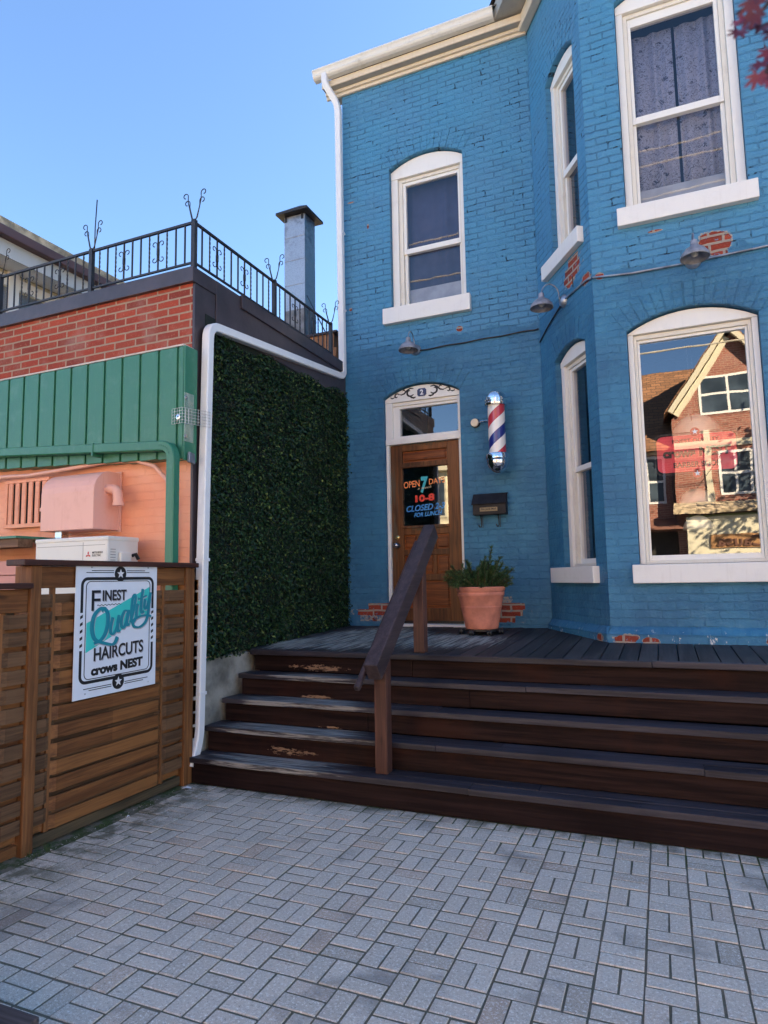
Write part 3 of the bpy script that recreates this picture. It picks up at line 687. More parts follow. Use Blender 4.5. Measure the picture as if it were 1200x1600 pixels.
kn = MB(); kn.lathe([(.001,0),(.027,0),(.028,-.006),(.022,-.012),(.012,-.013),(.011,-.017),(.0005,-.017)], (-2.715, YL-.001, 1.905), 'y', 24); fan(kn.build('deadbolt', M['brass'], door, FD, smooth=True))
dk = MB(); dk.box(D0, D1, .09, .13, .956, .984); dk.build('draught_strip', M['black_plastic'], dframe, FD)
# painted lettering on the door glass
lt = {}
for k_, c_ in (('orange', (.85,.28,.09)), ('teal', (.03,.42,.50)), ('red', (.75,.05,.03)), ('blue', (.04,.26,.62)), ('cream', (.55,.45,.3))): lt[k_] = simple('lettering_'+k_, c_, .5)
YG = .1025
text('lettering_open', 'OPEN', lt['orange'], FD, (-2.635,-2.445,2.46,2.535), YG, door, off=.015, rot=.06)
text('lettering_seven', '7', lt['teal'], FD, (-2.435,-2.345,2.39,2.575), YG, door, off=.05, shear=.12)
text('lettering_days', 'DAYS', lt['orange'], FD, (-2.335,-2.15,2.485,2.55), YG, door, off=.015, rot=.06)
text('lettering_a_week', 'a week', lt['cream'], FD, (-2.47,-2.30,2.437,2.465), YG-.0006, door, shear=.4, off=.0, rot=.08)
text('lettering_hours', '10-8', lt['red'], FD, (-2.50,-2.275,2.295,2.375), YG, door, off=.05, rot=.05)
text('lettering_closed', 'CLOSED 2-3', lt['blue'], FD, (-2.61,-2.155,2.195,2.265), YG, door, off=.03, shear=.25, rot=.05)
text('lettering_lunch', 'FOR LUNCH', lt['blue'], FD, (-2.52,-2.19,2.13,2.18), YG, door, off=.03, shear=.25, rot=.05)

# ------------------------------------------------------------------ curtains, blinds, shop sign inside
nc = N('lace_curtain'); x, y, z = nc.sep()
v2 = nc.comb(x, z, 0)
fl = nc.vor(9, 'F1', vec=nc.vadd(v2, nc.vscale(nc.noisec(14, 2, vec=v2), .06))); br = nc.noise(17, 3, .6, vec=v2, dist=2.2)
vine = nc.math('ABSOLUTE', nc.math('SUBTRACT', br, .5)); mk = nc.math('MAXIMUM', nc.step(vine, .022, .010), nc.math('MULTIPLY', nc.step(fl, .24, .20), nc.step(nc.noise(60, 2, vec=v2), .47, .5)))
cc = nc.mix(mk, (.40,.38,.40), (.07,.07,.09)); lace = nc.fin(cc, .9)
lace.node_tree.nodes['Principled BSDF'].inputs['Transmission Weight'].default_value = 0
def curtain(fr, x0, x1, z0, z1, yb, label, m=None, cat='curtain', folds=3):
    mb = MB(); nx = 40; pts = []
    for j in (0, 1):
        for i in range(nx+1):
            t = i/nx; xx = x0+(x1-x0)*t; pts.append((xx, yb+(.022,.007)[j]*math.sin(t*folds*2*math.pi+j*.6+math.sin(t*9))+.006*math.sin(t*17), (z0, z1)[j]))
    mb.add(pts, [(i, i+1, nx+2+i, nx+1+i) for i in range(nx)])
    o = mb.build('curtain', m or lace, None, fr, smooth=True); s_ = o.modifiers.new('thick', 'SOLIDIFY'); s_.thickness = .002
    return tag(o, label, cat)
curtain(FB, -.05, .335, 4.60, 6.28, .22, 'floral lace curtain panel on the left side of the upper bay window')
curtain(FB, .36, .72, 4.60, 6.28, .22, 'floral lace curtain panel on the right side of the upper bay window')
ncp = N('sheer_curtain'); sheer = ncp.fin(ncp.mix(ncp.noise(6, 4), (.05,.048,.08), (.10,.095,.14)), .9)
curtain(FD, -2.6, -1.85, 4.80, 6.1, .23, 'dark violet sheer curtain in the upper window over the front door', sheer, folds=4)
grc = simple('grey_curtain', (.22,.20,.19), .9)
curtain(FS, .50, .98, 1.6, 3.4, .24, 'grey drape in the narrow ground floor bay side window', grc, folds=7)
curtain(FS, .52, .96, 4.6, 6.3, .24, 'grey drape in the narrow upper bay side window', grc, folds=7)
scn = simple('pale_board', (.50,.49,.44), .8, 0, .15, 5)
mb = MB(); mb.box(-2.55,-1.88,.19,.20,4.575,4.80); tag(mb.build('window_board', scn, None, FD, bevel=.002), 'pale board behind the bottom of the upper window over the front door', 'window board')
mb = MB(); mb.box(-.02,.69,.185,.195,4.63,4.80); tag(mb.build('window_board', scn, None, FB, bevel=.002), 'pale board behind the bottom of the upper bay window', 'window board')

sgn = thing('hanging_sign', 'pink and red rounded barber shop sign behind the large ground floor window', 'sign', (.3, YB+.16, 2.3))
pinkm = simple('pink_plate', (.80,.07,.09), .5); redm = simple('red_plate', (.32,.02,.02), .5); blk = M['black']
def rrect(x0, x1, z0, z1, r, n=6):
    p = []
    for cx, cz, a in ((x1-r,z0+r,-90),(x1-r,z1-r,0),(x0+r,z1-r,90),(x0+r,z0+r,180)):
        for k in range(n+1): t = R(a+90*k/n); p.append((cx+r*math.cos(t), cz+r*math.sin(t)))
    return p
SY = .136
mb = MB(); mb.prism(rrect(.01,.60,2.28,2.585,.05), SY, SY+.006); mb.build('plate', pinkm, sgn, FB)
def ring(mb, x0, x1, z0, z1, r, t, y0, y1, n=6):
    a = rrect(x0, x1, z0, z1, r, n); b_ = rrect(x0+t, x1-t, z0+t, z1-t, max(r-t, .002), n); k = len(a)
    vs_ = [(p[0],y0,p[1]) for p in a]+[(p[0],y0,p[1]) for p in b_]+[(p[0],y1,p[1]) for p in a]+[(p[0],y1,p[1]) for p in b_]; fs = []
    for i in range(k): j = (i+1) % k; fs += [(i,j,k+j,k+i), (2*k+i,3*k+i,3*k+j,2*k+j), (i,2*k+i,2*k+j,j), (k+i,k+j,3*k+j,3*k+i)]
    mb.add(vs_, fs)
mb = MB(); ring(mb, -.012,.622,2.258,2.607,.06,.013,SY-.004,SY+.004); fan(mb.build('border', blk, sgn, FB))
def star(cx, cz, r, n=5): return [(cx+(r if k % 2 == 0 else r*.42)*math.sin(math.pi*k/n)*-1, cz+(r if k % 2 == 0 else r*.42)*math.cos(math.pi*k/n)) for k in range(2*n)]
for cz in (2.605, 2.26):
    mb = MB(); mb.prism([(.305+.036*math.cos(2*math.pi*k/20), cz+.036*math.sin(2*math.pi*k/20)) for k in range(20)], SY-.009, SY-.0045); ds = mb.build('disc', redm, sgn, FB)
    mb = MB(); mb.prism(star(.305, cz, .024), SY-.011, SY-.0092); mb.build('star', inkw, ds, FB)
text('lettering_finest_quality', 'FINEST QUALITY', blk, FB, (.13,.48,2.515,2.553), SY-.001, sgn, off=.02)
text('lettering_shop_name', 'crows NEST', blk, FB, (.055,.56,2.40,2.48), SY-.001, sgn, off=.06)
text('lettering_barber_shop', 'BARBER SHOP', blk, FB, (.13,.48,2.315,2.36), SY-.001, sgn, off=.03)
lamps = [(.34,2.60,.21,.24,.55,'large'), (.30,2.03,.135,.14,.40,'small upper'), (.30,1.82,.12,.12,.45,'small lower')]
shm = simple('pendant_shade', (.75,.68,.52), .35)
for (cx, cz, rr, hh, yy, kd) in lamps:
    t_ = thing('pendant_lamp', '%s domed pendant lamp hanging inside the large ground floor window'%kd, 'lamp', (cx, YB+yy, cz), 'pendant lamps behind the shop window')
    mb = MB(); mb.lathe([(rr*math.cos(R(a_)), hh*math.sin(R(a_))) for a_ in range(0, 90, 9)]+[(.012, hh)], (cx, yy, cz), 'z', 28); o = mb.build('lamp_shade', shm, t_, FB, smooth=True); s_ = o.modifiers.new('t', 'SOLIDIFY'); s_.thickness = .004
    mb = MB(); mb.tube([(cx,yy,cz+hh-.01),(cx,yy,3.6)], .004, 6); mb.build('cord', M['black_plastic'], t_, FB)

# ------------------------------------------------------------------ things on the wall
def gooseneck(fr, u, z, label, reach=.20, rise=.17, rad=.105):
    base = fr @ Vector((u, 0, z)); t_ = thing('gooseneck_lamp', label, 'wall lamp', base, 'gooseneck lamps along the facade')
    mb = MB(); mb.lathe([(.0005,-.045),(.028,-.042),(.045,-.034),(.052,-.022),(.054,-.02),(.060,-.012),(.062,-.0005)], (u, 0, z), 'y', 28); fan(mb.build('wall_plate', M['galv'], t_, fr, smooth='auto'))
    pts = [(u,-.04,z)]; 
    for k in range(13):
        a_ = R(-10+200*k/12); pts.append((u, -.04-reach*.5+(-reach*.5)*-math.cos(a_)*1.0, z+.05+rise*.62*math.sin(a_)+.03))
    pts = [(u,-.04,z),(u,-.05,z+.03)]+[(u, -.05-(reach-.02)*(.5-.5*math.cos(math.pi*k/12)), z+.05+(rise-.06)*math.sin(math.pi*k/12)) for k in range(13)]+[(u,-.03-reach,z+.02)]
    mb = MB(); mb.tube(pts, .0065, 8); mb.build('arm', M['galv'], t_, fr, smooth=True)
    ys = -.03-reach; zt = z+.045
    mb = MB(); mb.lathe([(.008,.02),(.022,.015),(.026,-.02),(.032,-.032),(.045,-.042),(.07,-.060),(rad-.004,-.10),(rad,-.118),(rad,-.128)], (u, ys, zt), 'z', 32)
    o = mb.build('lamp_shade', M['aged'], t_, fr, smooth='auto'); s_ = o.modifiers.new('t', 'SOLIDIFY'); s_.thickness = .003; s_.offset = -1
    mb = MB(); mb.lathe([(.0005,-.118),(.020,-.112),(.028,-.095),(.026,-.075),(.014,-.05),(.013,-.035)], (u, ys, zt), 'z', 16); fan(mb.build('bulb', simple('bulb_glass', (.55,.5,.42), .2), t_, fr, smooth=True))
    return t_
gooseneck(FD, -2.415, 4.0, 'grey gooseneck wall lamp above the front door', .21)
gooseneck(FS, .60, 4.05, 'grey gooseneck wall lamp on the slanted side of the bay, by the corner', .20)
gooseneck(FB, .37, 3.99, 'grey gooseneck wall lamp on the bay front above the large window', .22)
def cable(name, fr, pts, label, r=.008, m='dark_metal'):
    mb = MB(); mb.tube(pts, r, 8); return tag(mb.build(name, M[m], None, fr, smooth=True), label, 'cable')
cable('power_cable', FD, [(-2.36+.085*k, -.010, 3.985-.004*math.sin(k*1.3)+.0015*k) for k in range(16)]+[(-1.05,-.012,4.01)], 'thin black cable running from the lamp above the door to the bay')
cable('power_cable', FS, [(.02,-.012,3.86),(.2,-.013,3.93),(.36,-.012,3.98),(.55,-.012,4.03)], 'short black cable on the bay side below its lamp')
cable('conduit_pipe', FS, [(.66,-.012,4.05),(.9,-.013,4.04),(1.05,-.014,4.035),(LS+.008,-.015,4.01)], 'grey conduit between the bay side lamp and the bay corner', .009, 'galv')
cable('conduit_pipe', FB, [(XC+.004,-.015,4.01),(-.1,-.014,3.985),(.31,-.013,3.985)], 'grey conduit across the bay front left of its lamp', .010, 'galv')
cable('conduit_pipe', FB, [(.43,-.013,3.99),(.8,-.013,4.0),(1.055,-.014,4.01)], 'grey conduit across the bay front right of its lamp', .010, 'galv')
# barber pole
bp = thing('barber_pole', 'striped red, white and blue barber pole with chrome caps on the blue wall', 'barber pole', (-1.50, YD-.15, 2.5))
bx, by = -1.49, -.17
nst = N('barber_stripes'); x, y, z = nst.sep()
ang = nst.math('ARCTAN2', nst.math('SUBTRACT', y, by), nst.math('SUBTRACT', x, bx)); 
ph = nst.math('FRACT', nst.math('ADD', nst.math('DIVIDE', z, -.34), nst.math('DIVIDE', ang, 2*math.pi)))
ph = nst.math('FRACT', nst.math('ADD', nst.math('ADD', nst.math('DIVIDE', z, -.46), nst.math('DIVIDE', ang, 2*math.pi)), .35))
stc = nst.ramp(ph, [(0,(.85,.84,.82)),(.25,(.50,.03,.05)),(.5,(.85,.84,.82)),(.75,(.012,.025,.22))], 'CONSTANT')
stripes = nst.fin(stc, .35, 0, coat=1.0)
stripes.node_tree.nodes['Principled BSDF'].inputs['Coat Roughness'].default_value = .03
mb = MB(); mb.lathe([(.088, 2.66),(.088,3.26)], (bx,by,0), 'z', 48); mb.build('striped_cylinder', stripes, bp, FD, smooth=True)
capt = [(.092,3.20),(.112,3.20),(.118,3.215),(.118,3.225),(.108,3.232),(.108,3.24),(.118,3.248),(.118,3.262),(.104,3.27)]+[(.104*math.cos(R(a_)), 3.275+.10*math.sin(R(a_))) for a_ in range(0, 91, 10)]
mb = MB(); mb.lathe(capt, (bx,by,0), 'z', 48); fan(mb.build('top_cap', M['chrome'], bp, FD, smooth='auto'))
capb = [(.092,2.735),(.118,2.735),(.126,2.72),(.126,2.68),(.115,2.665)]+[(.116*math.cos(R(a_)), 2.66-.13*math.sin(R(a_))) for a_ in range(0, 91, 10)]
capb = [(r_, z_-.035) for r_, z_ in capb]
mb = MB(); mb.lathe(capb, (bx,by,0), 'z', 48); fan(mb.build('bottom_cap', M['chrome'], bp, FD, smooth='auto'))
mb = MB(); mb.box(bx-.03,bx+.03,-.09,-.001,3.22,3.27); mb.box(bx-.03,bx+.03,-.09,-.001,2.60,2.65); mb.build('wall_bracket', M['steel'], bp, FD, bevel=.003)
# round doorbell/button light
rb = thing('round_button', 'small round cream disc fixture beside the barber pole', 'doorbell', (-1.745, YD, 3.09))
mb = MB(); mb.lathe([(.0005,-.052),(.040,-.052),(.043,-.046),(.043,-.030),(.036,-.028)], (-1.755,0,3.085), 'y', 28); fan(mb.build('disc_face', simple('cream_plastic', (.72,.62,.46), .45), rb, FD, smooth='auto'))
mb = MB(); mb.lathe([(.046,-.029),(.050,-.02),(.050,-.0006)], (-1.755,0,3.085), 'y', 28); mb.lathe([(.0005,-.0292),(.046,-.029)], (-1.755,0,3.085), 'y', 28); fan(mb.build('base_ring', M['dark_metal'], rb, FD, smooth='auto'))
mb = MB(); mb.tube([(-1.71,-.03,3.09),(-1.66,-.03,3.095),(-1.60,-.04,3.09)], .010, 8); mb.build('stem', M['steel'], rb, FD)
# mailbox
mx = thing('mailbox', 'black metal mailbox with two newspaper hooks on the blue wall', 'mailbox', (-1.60, YD, 2.1))
xa, xb = -1.80, -1.435
side = [(-.10,2.09),(-.001,2.09),(-.001,2.31),(-.02,2.31),(-.105,2.215)]
mb = MB(); n = 5; mb.add([(xa+.008, s_[0], s_[1]) for s_ in [(-.10,2.09),(-.001,2.09),(-.001,2.305),(-.02,2.305),(-.10,2.215)]]+[(xb-.008, s_[0], s_[1]) for s_ in [(-.10,2.09),(-.001,2.09),(-.001,2.305),(-.02,2.305),(-.10,2.215)]],
   [(0,1,2,3,4),(9,8,7,6,5)]+[(i,(i+1)%5+0,(i+1)%5+5,i+5) for i in range(5)]); fan(mb.build('box', M['mailbox'], mx, FD, bevel=.005))
mb = MB(); mb.hexa([(xa,-.004,2.3065),(xb,-.004,2.3065),(xb,-.004,2.318),(xa,-.004,2.318)], [(xa,-.03,2.3065),(xb,-.03,2.3065),(xb,-.03,2.318),(xa,-.03,2.318)])
mb.hexa([(xa,-.0301,2.305),(xb,-.0301,2.305),(xb,-.0301,2.318),(xa,-.0301,2.318)], [(xa,-.118,2.195),(xb,-.118,2.195),(xb,-.124,2.203),(xa,-.124,2.203)]); fan(mb.build('lid', M['mailbox'], mx, FD, bevel=.003))
mb = MB(); mb.box(-1.715,-1.53,-.104,-.1008,2.125,2.165); pl_ = mb.build('mail_label', simple('dull_label', (.30,.23,.12), .6), mx, FD)
text('lettering_no_junk', 'No Junk Mail', blk, FD, (-1.70,-1.545,2.132,2.158), -.1045, mx, off=.02, extrude=.0006)
for hx in (-1.72, -1.535):
    mb = MB(); mb.tube([(hx,-.05,2.089),(hx+.006,-.055,2.03),(hx+.008,-.06,1.985),(hx+.006,-.075,1.965),(hx-.002,-.10,1.965),(hx-.008,-.112,1.985)], .006, 8); mb.build('hook', M['dark_metal'], mx, FD, smooth=True)
    mb = MB(); mb.tube([(hx+.012,-.02,2.089),(hx+.012,-.02,1.96)], .004, 6); mb.build('hook', M['dark_metal'], mx, FD)

# ================================================================== STEPS AND DECK
stepw = wood('stained_step_wood', (.020,.016,.020), (.060,.048,.052), 0, .8, .5, worn=[((-2.75,0,.9),(.65,.9,1.2)), ((-2.4,4.0,.19),(.6,.5,.1))], worncol=(.24,.22,.20))
treadw = wood('tread_wood', (.024,.021,.026), (.066,.058,.068), 0, .8, .48, worn=[((-2.55,4.2,.4),(.95,1.0,1.0))], worncol=(.42,.40,.36))
riserw = wood('riser_wood', (.010,.005,.005), (.028,.014,.012), 0, .7, .7, spec=.1)
nrs = N('chipped_riser_wood'); xx_, yy_, zz_ = nrs.sep()
g_ = nrs.noise(1, 6, .65, vec=nrs.mapv((1, 26, 26))); c_ = nrs.mix(nrs.step(g_, .38, .64), (.011,.006,.0055), (.032,.016,.013))
mk = None
for (cx, cz, rx, rz) in ((-2.62,.740,.42,.045), (-2.55,.545,.30,.03), (-2.52,.235,.36,.045), (-2.3,.37,.2,.02)):
    dx = nrs.math('DIVIDE', nrs.math('SUBTRACT', xx_, cx), rx); dz = nrs.math('DIVIDE', nrs.math('SUBTRACT', zz_, cz), rz)
    d_ = nrs.math('SQRT', nrs.math('ADD', nrs.math('MULTIPLY', dx, dx), nrs.math('MULTIPLY', dz, dz))); m_ = nrs.step(d_, 1.3, .2); mk = m_ if mk is None else nrs.math('MAXIMUM', mk, m_)
mk = nrs.step(nrs.math('ADD', mk, nrs.math('MULTIPLY', nrs.math('SUBTRACT', nrs.noise(1, 5, .75, vec=nrs.mapv((16,30,60))), .5), 2.6)), .88, .93)
c_ = nrs.mix(mk, c_, (.36,.22,.13)); c_ = nrs.mix(nrs.math('MULTIPLY', nrs.step(nrs.noise(2.2, 5, .6), .5, .7), .5), c_, (.045,.016,.010)); riserc = nrs.fin(c_, .72, 0, nrs.bump(nrs.math('SUBTRACT', g_, mk), .8, .003), spec=.1)
steps = thing('wooden_steps', 'broad dark stained wooden steps up to the deck of the blue house', 'steps', (0, 4.3, 0))
XL0, XR0 = -3.235, 5.2
Yn = [3.93, 4.13, 4.33, 4.53, 4.72]; Zt = [.185, .366, .535, .702, .875]
def lumber(mb, x0, x1, y0, y1, z0, z1, cuts):
    xs = [x0]+[c for c in cuts if x0 < c < x1]+[x1]
    for a_, b_ in zip(xs[:-1], xs[1:]):
        j = random.uniform(-.0035, .0035); k = random.uniform(-.003, .003)
        mb.box(a_+.0012, b_-.0012, y0+k, y1, z0+j, z1+j)
for i in range(4):
    mb = MB(); xl = XL0+.012*i-.02*(i > 0); ce = [[-1.15,.7,2.5],[-1.42,.15,3.0],[-1.9,1.1],[-.9,1.9]][i]
    yb = Yn[i+1]+.02
    lumber(mb, xl-.02, XR0, Yn[i], Yn[i]+.105, Zt[i]-.036, Zt[i], ce); lumber(mb, xl-.02, XR0, Yn[i]+.109, yb+.0, Zt[i]-.036, Zt[i]-.001, [c+.4 for c in ce])
    for q in range(14):
        for yy_ in (Yn[i]+.03, Yn[i]+.08): mb.lathe([(.0005,.0012),(.0045,.0008),(.005,-.001)], (xl+.05+q*.6, yy_, Zt[i]), 'z', 6)
    mb.build('tread', treadw, steps, bevel=.006)
    mb = MB(); z0 = 0.0 if i == 0 else Zt[i-1]+.001
    lumber(mb, xl, XR0, Yn[i]+.025, Yn[i]+.06, z0-.0, Zt[i]-.041, [[], [-1.82, 1.6], [-2.0,2.2], [-1.3,1.4]][i]); mb.build('riser', riserc if i else wood('rough_riser_wood', (.012,.007,.007), (.032,.017,.015), 0, .6, .8, bump=.005, spec=.1), steps, bevel=.003)
mb = MB(); lumber(mb, XL0+.01, XR0, Yn[4]+.025, Yn[4]+.06, Zt[3]+.001, Zt[4]-.041, [-1.80, 2.1]); mb.build('riser', riserc, steps, bevel=.003)
# stringer on the left end
mb = MB()
for i in range(4): mb.box(XL0+.002+.01*i, XL0+.05, Yn[i]+.062, 4.9, (0 if i == 0 else Zt[i-1]-.03), Zt[i]-.045-.001*i)
mb.build('stringer', riserw, steps)
deck = thing('wooden_deck', 'weathered dark wooden deck in front of the door', 'deck', (0, 5.6, .8))
deckw = wood('deck_wood', (.022,.019,.020), (.065,.058,.058), 1, .9, .6, worn=[((-2.6,5.7,.9),(1.0,1.5,1)), ((-1.8,5.6,.9),(.9,.9,1)), ((-3.0,5.2,.9),(.6,.7,1))], worncol=(.46,.44,.38))
kd = .055/1.98
mb = MB(); x = -3.30
while x < 5.2:
    w_ = .118+random.uniform(-.003, .003); y0 = Yn[4]+.028; y1 = 6.69; j = random.uniform(-.002, .002)
    z0_ = Zt[4]+kd*(y0-4.72)+j; z1_ = Zt[4]+kd*(y1-4.72)+j
    mb.hexa([(x,y0,z0_-.03),(x+w_,y0,z0_-.03),(x+w_,y0,z0_),(x,y0,z0_)], [(x,y1,z1_-.03),(x+w_,y1,z1_-.03),(x+w_,y1,z1_),(x,y1,z1_)]); x += w_+.007
fan(mb.build('deck_boards', deckw, deck, bevel=.003))
mb = MB(); lumber(mb, XL0-.01, XR0, Yn[4]-.02, Yn[4]+.024, Zt[4]-.040, Zt[4]+.002, [-.1, 2.2]); mb.build('nosing', treadw, deck, bevel=.005)
mb = MB(); mb.box(-3.28, 5.2, 4.9, 6.6, .1, .8); mb.build('deck_frame', riserw, deck)
# concrete footing wall under the leafy panel
mb = MB(); mb.box(-3.40,-3.285,4.07,6.68,-.05,.855); tag(mb.build('concrete_footing', M['concrete'], bevel=.008), 'stained grey concrete footing wall left of the steps', 'footing wall')

# handrail
hr = thing('stair_handrail', 'dark brown sloping wooden handrail on two posts at the steps', 'handrail', (-1.76, 4.5, 0))
postw = wood('handrail_post_wood', (.060,.026,.020), (.13,.055,.038), 2, 1, .5); railw = wood('handrail_wood', (.038,.026,.028), (.082,.056,.056), 1, 1, .45)
mb = MB(); mb.box(-1.800,-1.712,4.02,4.108,.186,.96); mb.build('post', postw, hr, bevel=.006)
mb = MB(); mb.box(-1.800,-1.712,4.78,4.868,.879,1.60); mb.build('post', postw, hr, bevel=.006)
sl = Vector((0,1,.80)).normalized(); pA = Vector((-1.755,3.90,.85)); pB = pA+sl*1.58
mb = MB(); mb.bar(pA, pB, .10, .135); mb.build('rail', railw, hr, bevel=.010)
mb = MB(); mb.bar(pA+Vector((-.085,-.06,-.10)), pB+Vector((-.085,-.10,-.09)), .040, .040); mb.build('grip_rail', railw, hr, bevel=.012, seg=4)
for t in (.12, .5, .85):
    q = pA.lerp(pB, t); mb = MB(); mb.tube([q+Vector((-.05,0,-.03)), q+Vector((-.075,0,-.06)), q+Vector((-.085,0,-.085))], .007, 8); mb.build('bracket', M['dark_metal'], hr)

# ------------------------------------------------------------------ pot with pine
pot = thing('plant_pot', 'terracotta pot on a black wheeled caddy beside the front door', 'plant pot', (-1.61, 6.13, .92))
pc = (-1.61, 6.13, 0); zb = .965
mb = MB(); mb.lathe([(.0005,0),(.150,0),(.156,.012),(.172,.10),(.192,.195),(.195,.20),(.195,.208),(.193,.212),(.213,.300),(.217,.305),(.222,.315),(.222,.333),(.218,.340),(.224,.350),(.232,.365),(.234,.385),(.229,.393),(.215,.393),(.207,.385),(.200,.33),(.0005,.33)], (pc[0],pc[1],zb), 'z', 56)
fan(mb.build('pot_body', M['terracotta'], pot, smooth='auto'))
mb = MB(); mb.lathe([(.0005,.345),(.1,.35),(.203,.345)], (pc[0],pc[1],zb), 'z', 30); mb.build('soil', simple('soil', (.03,.022,.016), .95, 0, .4, 60, .01, 80), pot)
cad = thing('plant_caddy', 'black plant caddy on castors under the terracotta pot', 'plant caddy', (-1.61, 6.13, .92))
mb = MB()
for k in range(3):
    a_ = math.pi*k/3+.3; c_, s_ = math.cos(a_)*.19, math.sin(a_)*.19; mb.bar((pc[0]-c_,pc[1]-s_,zb-.010-.0006*k),(pc[0]+c_,pc[1]+s_,zb-.010-.0006*k), .035, .014)
mb.lathe([(.155,-.018),(.175,-.018),(.175,-.004),(.155,-.004),(.155,-.018)], (pc[0],pc[1],zb), 'z', 32)
mb.build('cross_frame', M['black_plastic'], cad)
dk_z = lambda y_: Zt[4]+kd*(y_-4.72)
for a_ in (R(200), R(255), R(305), R(350), R(60), R(120)):
    cx, cy = pc[0]+.195*math.cos(a_), pc[1]+.195*math.sin(a_); mb = MB(); zc = dk_z(cy)+.027
    for o_ in (-.013, .013):
        mb.lathe([(.0005,o_-.009),(.022,o_-.009),(.025,o_-.005),(.025,o_+.005),(.022,o_+.009),(.0005,o_+.009)], (cx,cy,zc), 'x', 16)
    mb.box(cx-.006,cx+.006,cy-.012,cy+.012,zc,zb-.006); fan(mb.build('castor', M['black_plastic'], cad))
pine = thing('dwarf_pine', 'bushy dark green dwarf pine growing in the terracotta pot', 'shrub', (-1.61, 6.13, 1.3))
nn = N('pine_needles'); geo = nn.n.new('ShaderNodeNewGeometry'); rp = geo.outputs['Random Per Island']
needm = nn.fin(nn.ramp(rp, [(0,(.015,.045,.018)),(.5,(.035,.095,.030)),(.85,(.08,.16,.05)),(1,(.20,.25,.09))]), .55)
mb = MB(); br = MB(); rng = random.Random(3)
tips = []
for k in range(120):
    a_ = rng.uniform(0, 2*math.pi); el = rng.uniform(.15, 1.40); L_ = rng.uniform(.16, .33)
    b0 = Vector((pc[0]+rng.uniform(-.08,.08), pc[1]+rng.uniform(-.08,.08), zb+.34))
    d_ = Vector((math.cos(a_)*math.cos(el)*1.15, math.sin(a_)*math.cos(el), math.sin(el)*.80+.12))
    tips.append((b0, b0+d_*L_))
for dx, dz in ((.13,.40), (.22,.30), (-.10,.27), (-.30,.17), (.33,.19), (.02,.22), (.08,.30), (.29,.12),(-.33,.10)): tips.append((Vector((pc[0]+dx*.2,pc[1],zb+.34)), Vector((pc[0]+dx,pc[1]+rng.uniform(-.12,.05),zb+.36+dz))))
for b0, tp in tips:
    br.tube([b0, b0.lerp(tp,.5)+Vector((0,0,-.015)), tp], [.006,.0045,.003], 5); ax = (tp-b0); 
    for q in range(240):
        t = rng.uniform(.15, 1.03)**.8; p_ = b0.lerp(tp, min(1.0, t)); dr_ = Vector((rng.gauss(0,1),rng.gauss(0,1),rng.gauss(0,1))).normalized(); dr_ = (dr_+ax.normalized()*.9+Vector((0,0,.25))).normalized()
        l_ = rng.uniform(.022,.042); sd_ = dr_.cross(Vector((rng.random(),rng.random(),rng.random()))).normalized()*.0026; q1 = p_+dr_*l_
        mb.add([p_-sd_, p_+sd_, q1+sd_*.5, q1-sd_*.5], [(0,1,2,3)])
mb.build('needles', needm, pine); br.build('branch', simple('pine_bark', (.09,.055,.035), .9), pine)

# ================================================================== BRICK BUILDING ON THE LEFT
YF, XF = 4.02, -3.33
bb = thing('brick_shop_building', 'low red brick building with green metal cladding and salmon painted wall', 'building', (-6, 5, 0))
redb = bare_brick('red_brick', .225, .0655, None, (.40,.28,.20), .008)
nsal = N('salmon_painted_brick'); x, y, z = nsal.sep(); r_, f_ = nsal.brick(nsal.vadd(nsal.comb(x, z, 0), nsal.vscale(nsal.noisec(7,3), .01)), .21, .066, .006, .3)
csal = nsal.mix(nsal.step(nsal.noise(2.5, 4), .35, .7), (.84,.34,.20), (.88,.41,.26)); csal = nsal.mix(nsal.math('MULTIPLY', r_, .2), csal, (.88,.42,.25))
salm = nsal.fin(csal, .55, 0, nsal.bump(nsal.math('ADD', nsal.math('MULTIPLY', nsal.math('SUBTRACT', 1, f_), .6), nsal.math('MULTIPLY', nsal.noise(50,4), .4)), .8, .006))
pinkp = paint('pink_metal_paint', (.80,.44,.35), .45, (.55,.20,.13), .3); pinkb = paint('pink_board_paint', (.60,.27,.22), .55, (.4,.2,.15), .3)
mb = MB(); mb.box(-7.35, XF+.0, YF, YF+.25, 3.22, 3.94); mb.build('brick_wall', redb, bb)
mb = MB(); mb.box(-7.35, XF+.002, YF+.002, YF+.25, 0, 3.22); mb.build('salmon_wall', salm, bb)
ncp2 = wood('cladding_side_trim', (.05,.035,.035), (.08,.06,.055), 2)
mb = MB(); mb.box(XF-.25, XF, YF+.2505, 6.695, 0, 3.94); mb.build('side_wall', M['concrete'], bb)
mb = MB(); mb.box(-7.35, XF-.2505, YF+.2505, 12, 3.70, 3.90); mb.box(-7.35,-3.4,11.8,12,0,3.9); mb.box(XF-.25,XF-.0,7.05,12,0,3.94) ; mb.build('flat_roof', simple('roof_felt', (.12,.12,.12), .9), bb)
mb = MB(); mb.box(-7.35, XF+.03, YF-.035, YF+.26, 3.83, 3.955); mb.build('front_fascia', M['bronze_flash'], bb, bevel=.004)
mb = MB(); mb.box(XF-.001, XF+.032, YF+.262, 6.69, 3.55, 3.955); mb.box(XF-.0, XF+.050, YF+.60, 6.60, 3.845, 3.965); mb.box(XF+.0005, XF+.022, YF+.001, YF+.261, .9, 3.829)
mb.build('side_fascia', M['bronze_flash'], bb, bevel=.003)
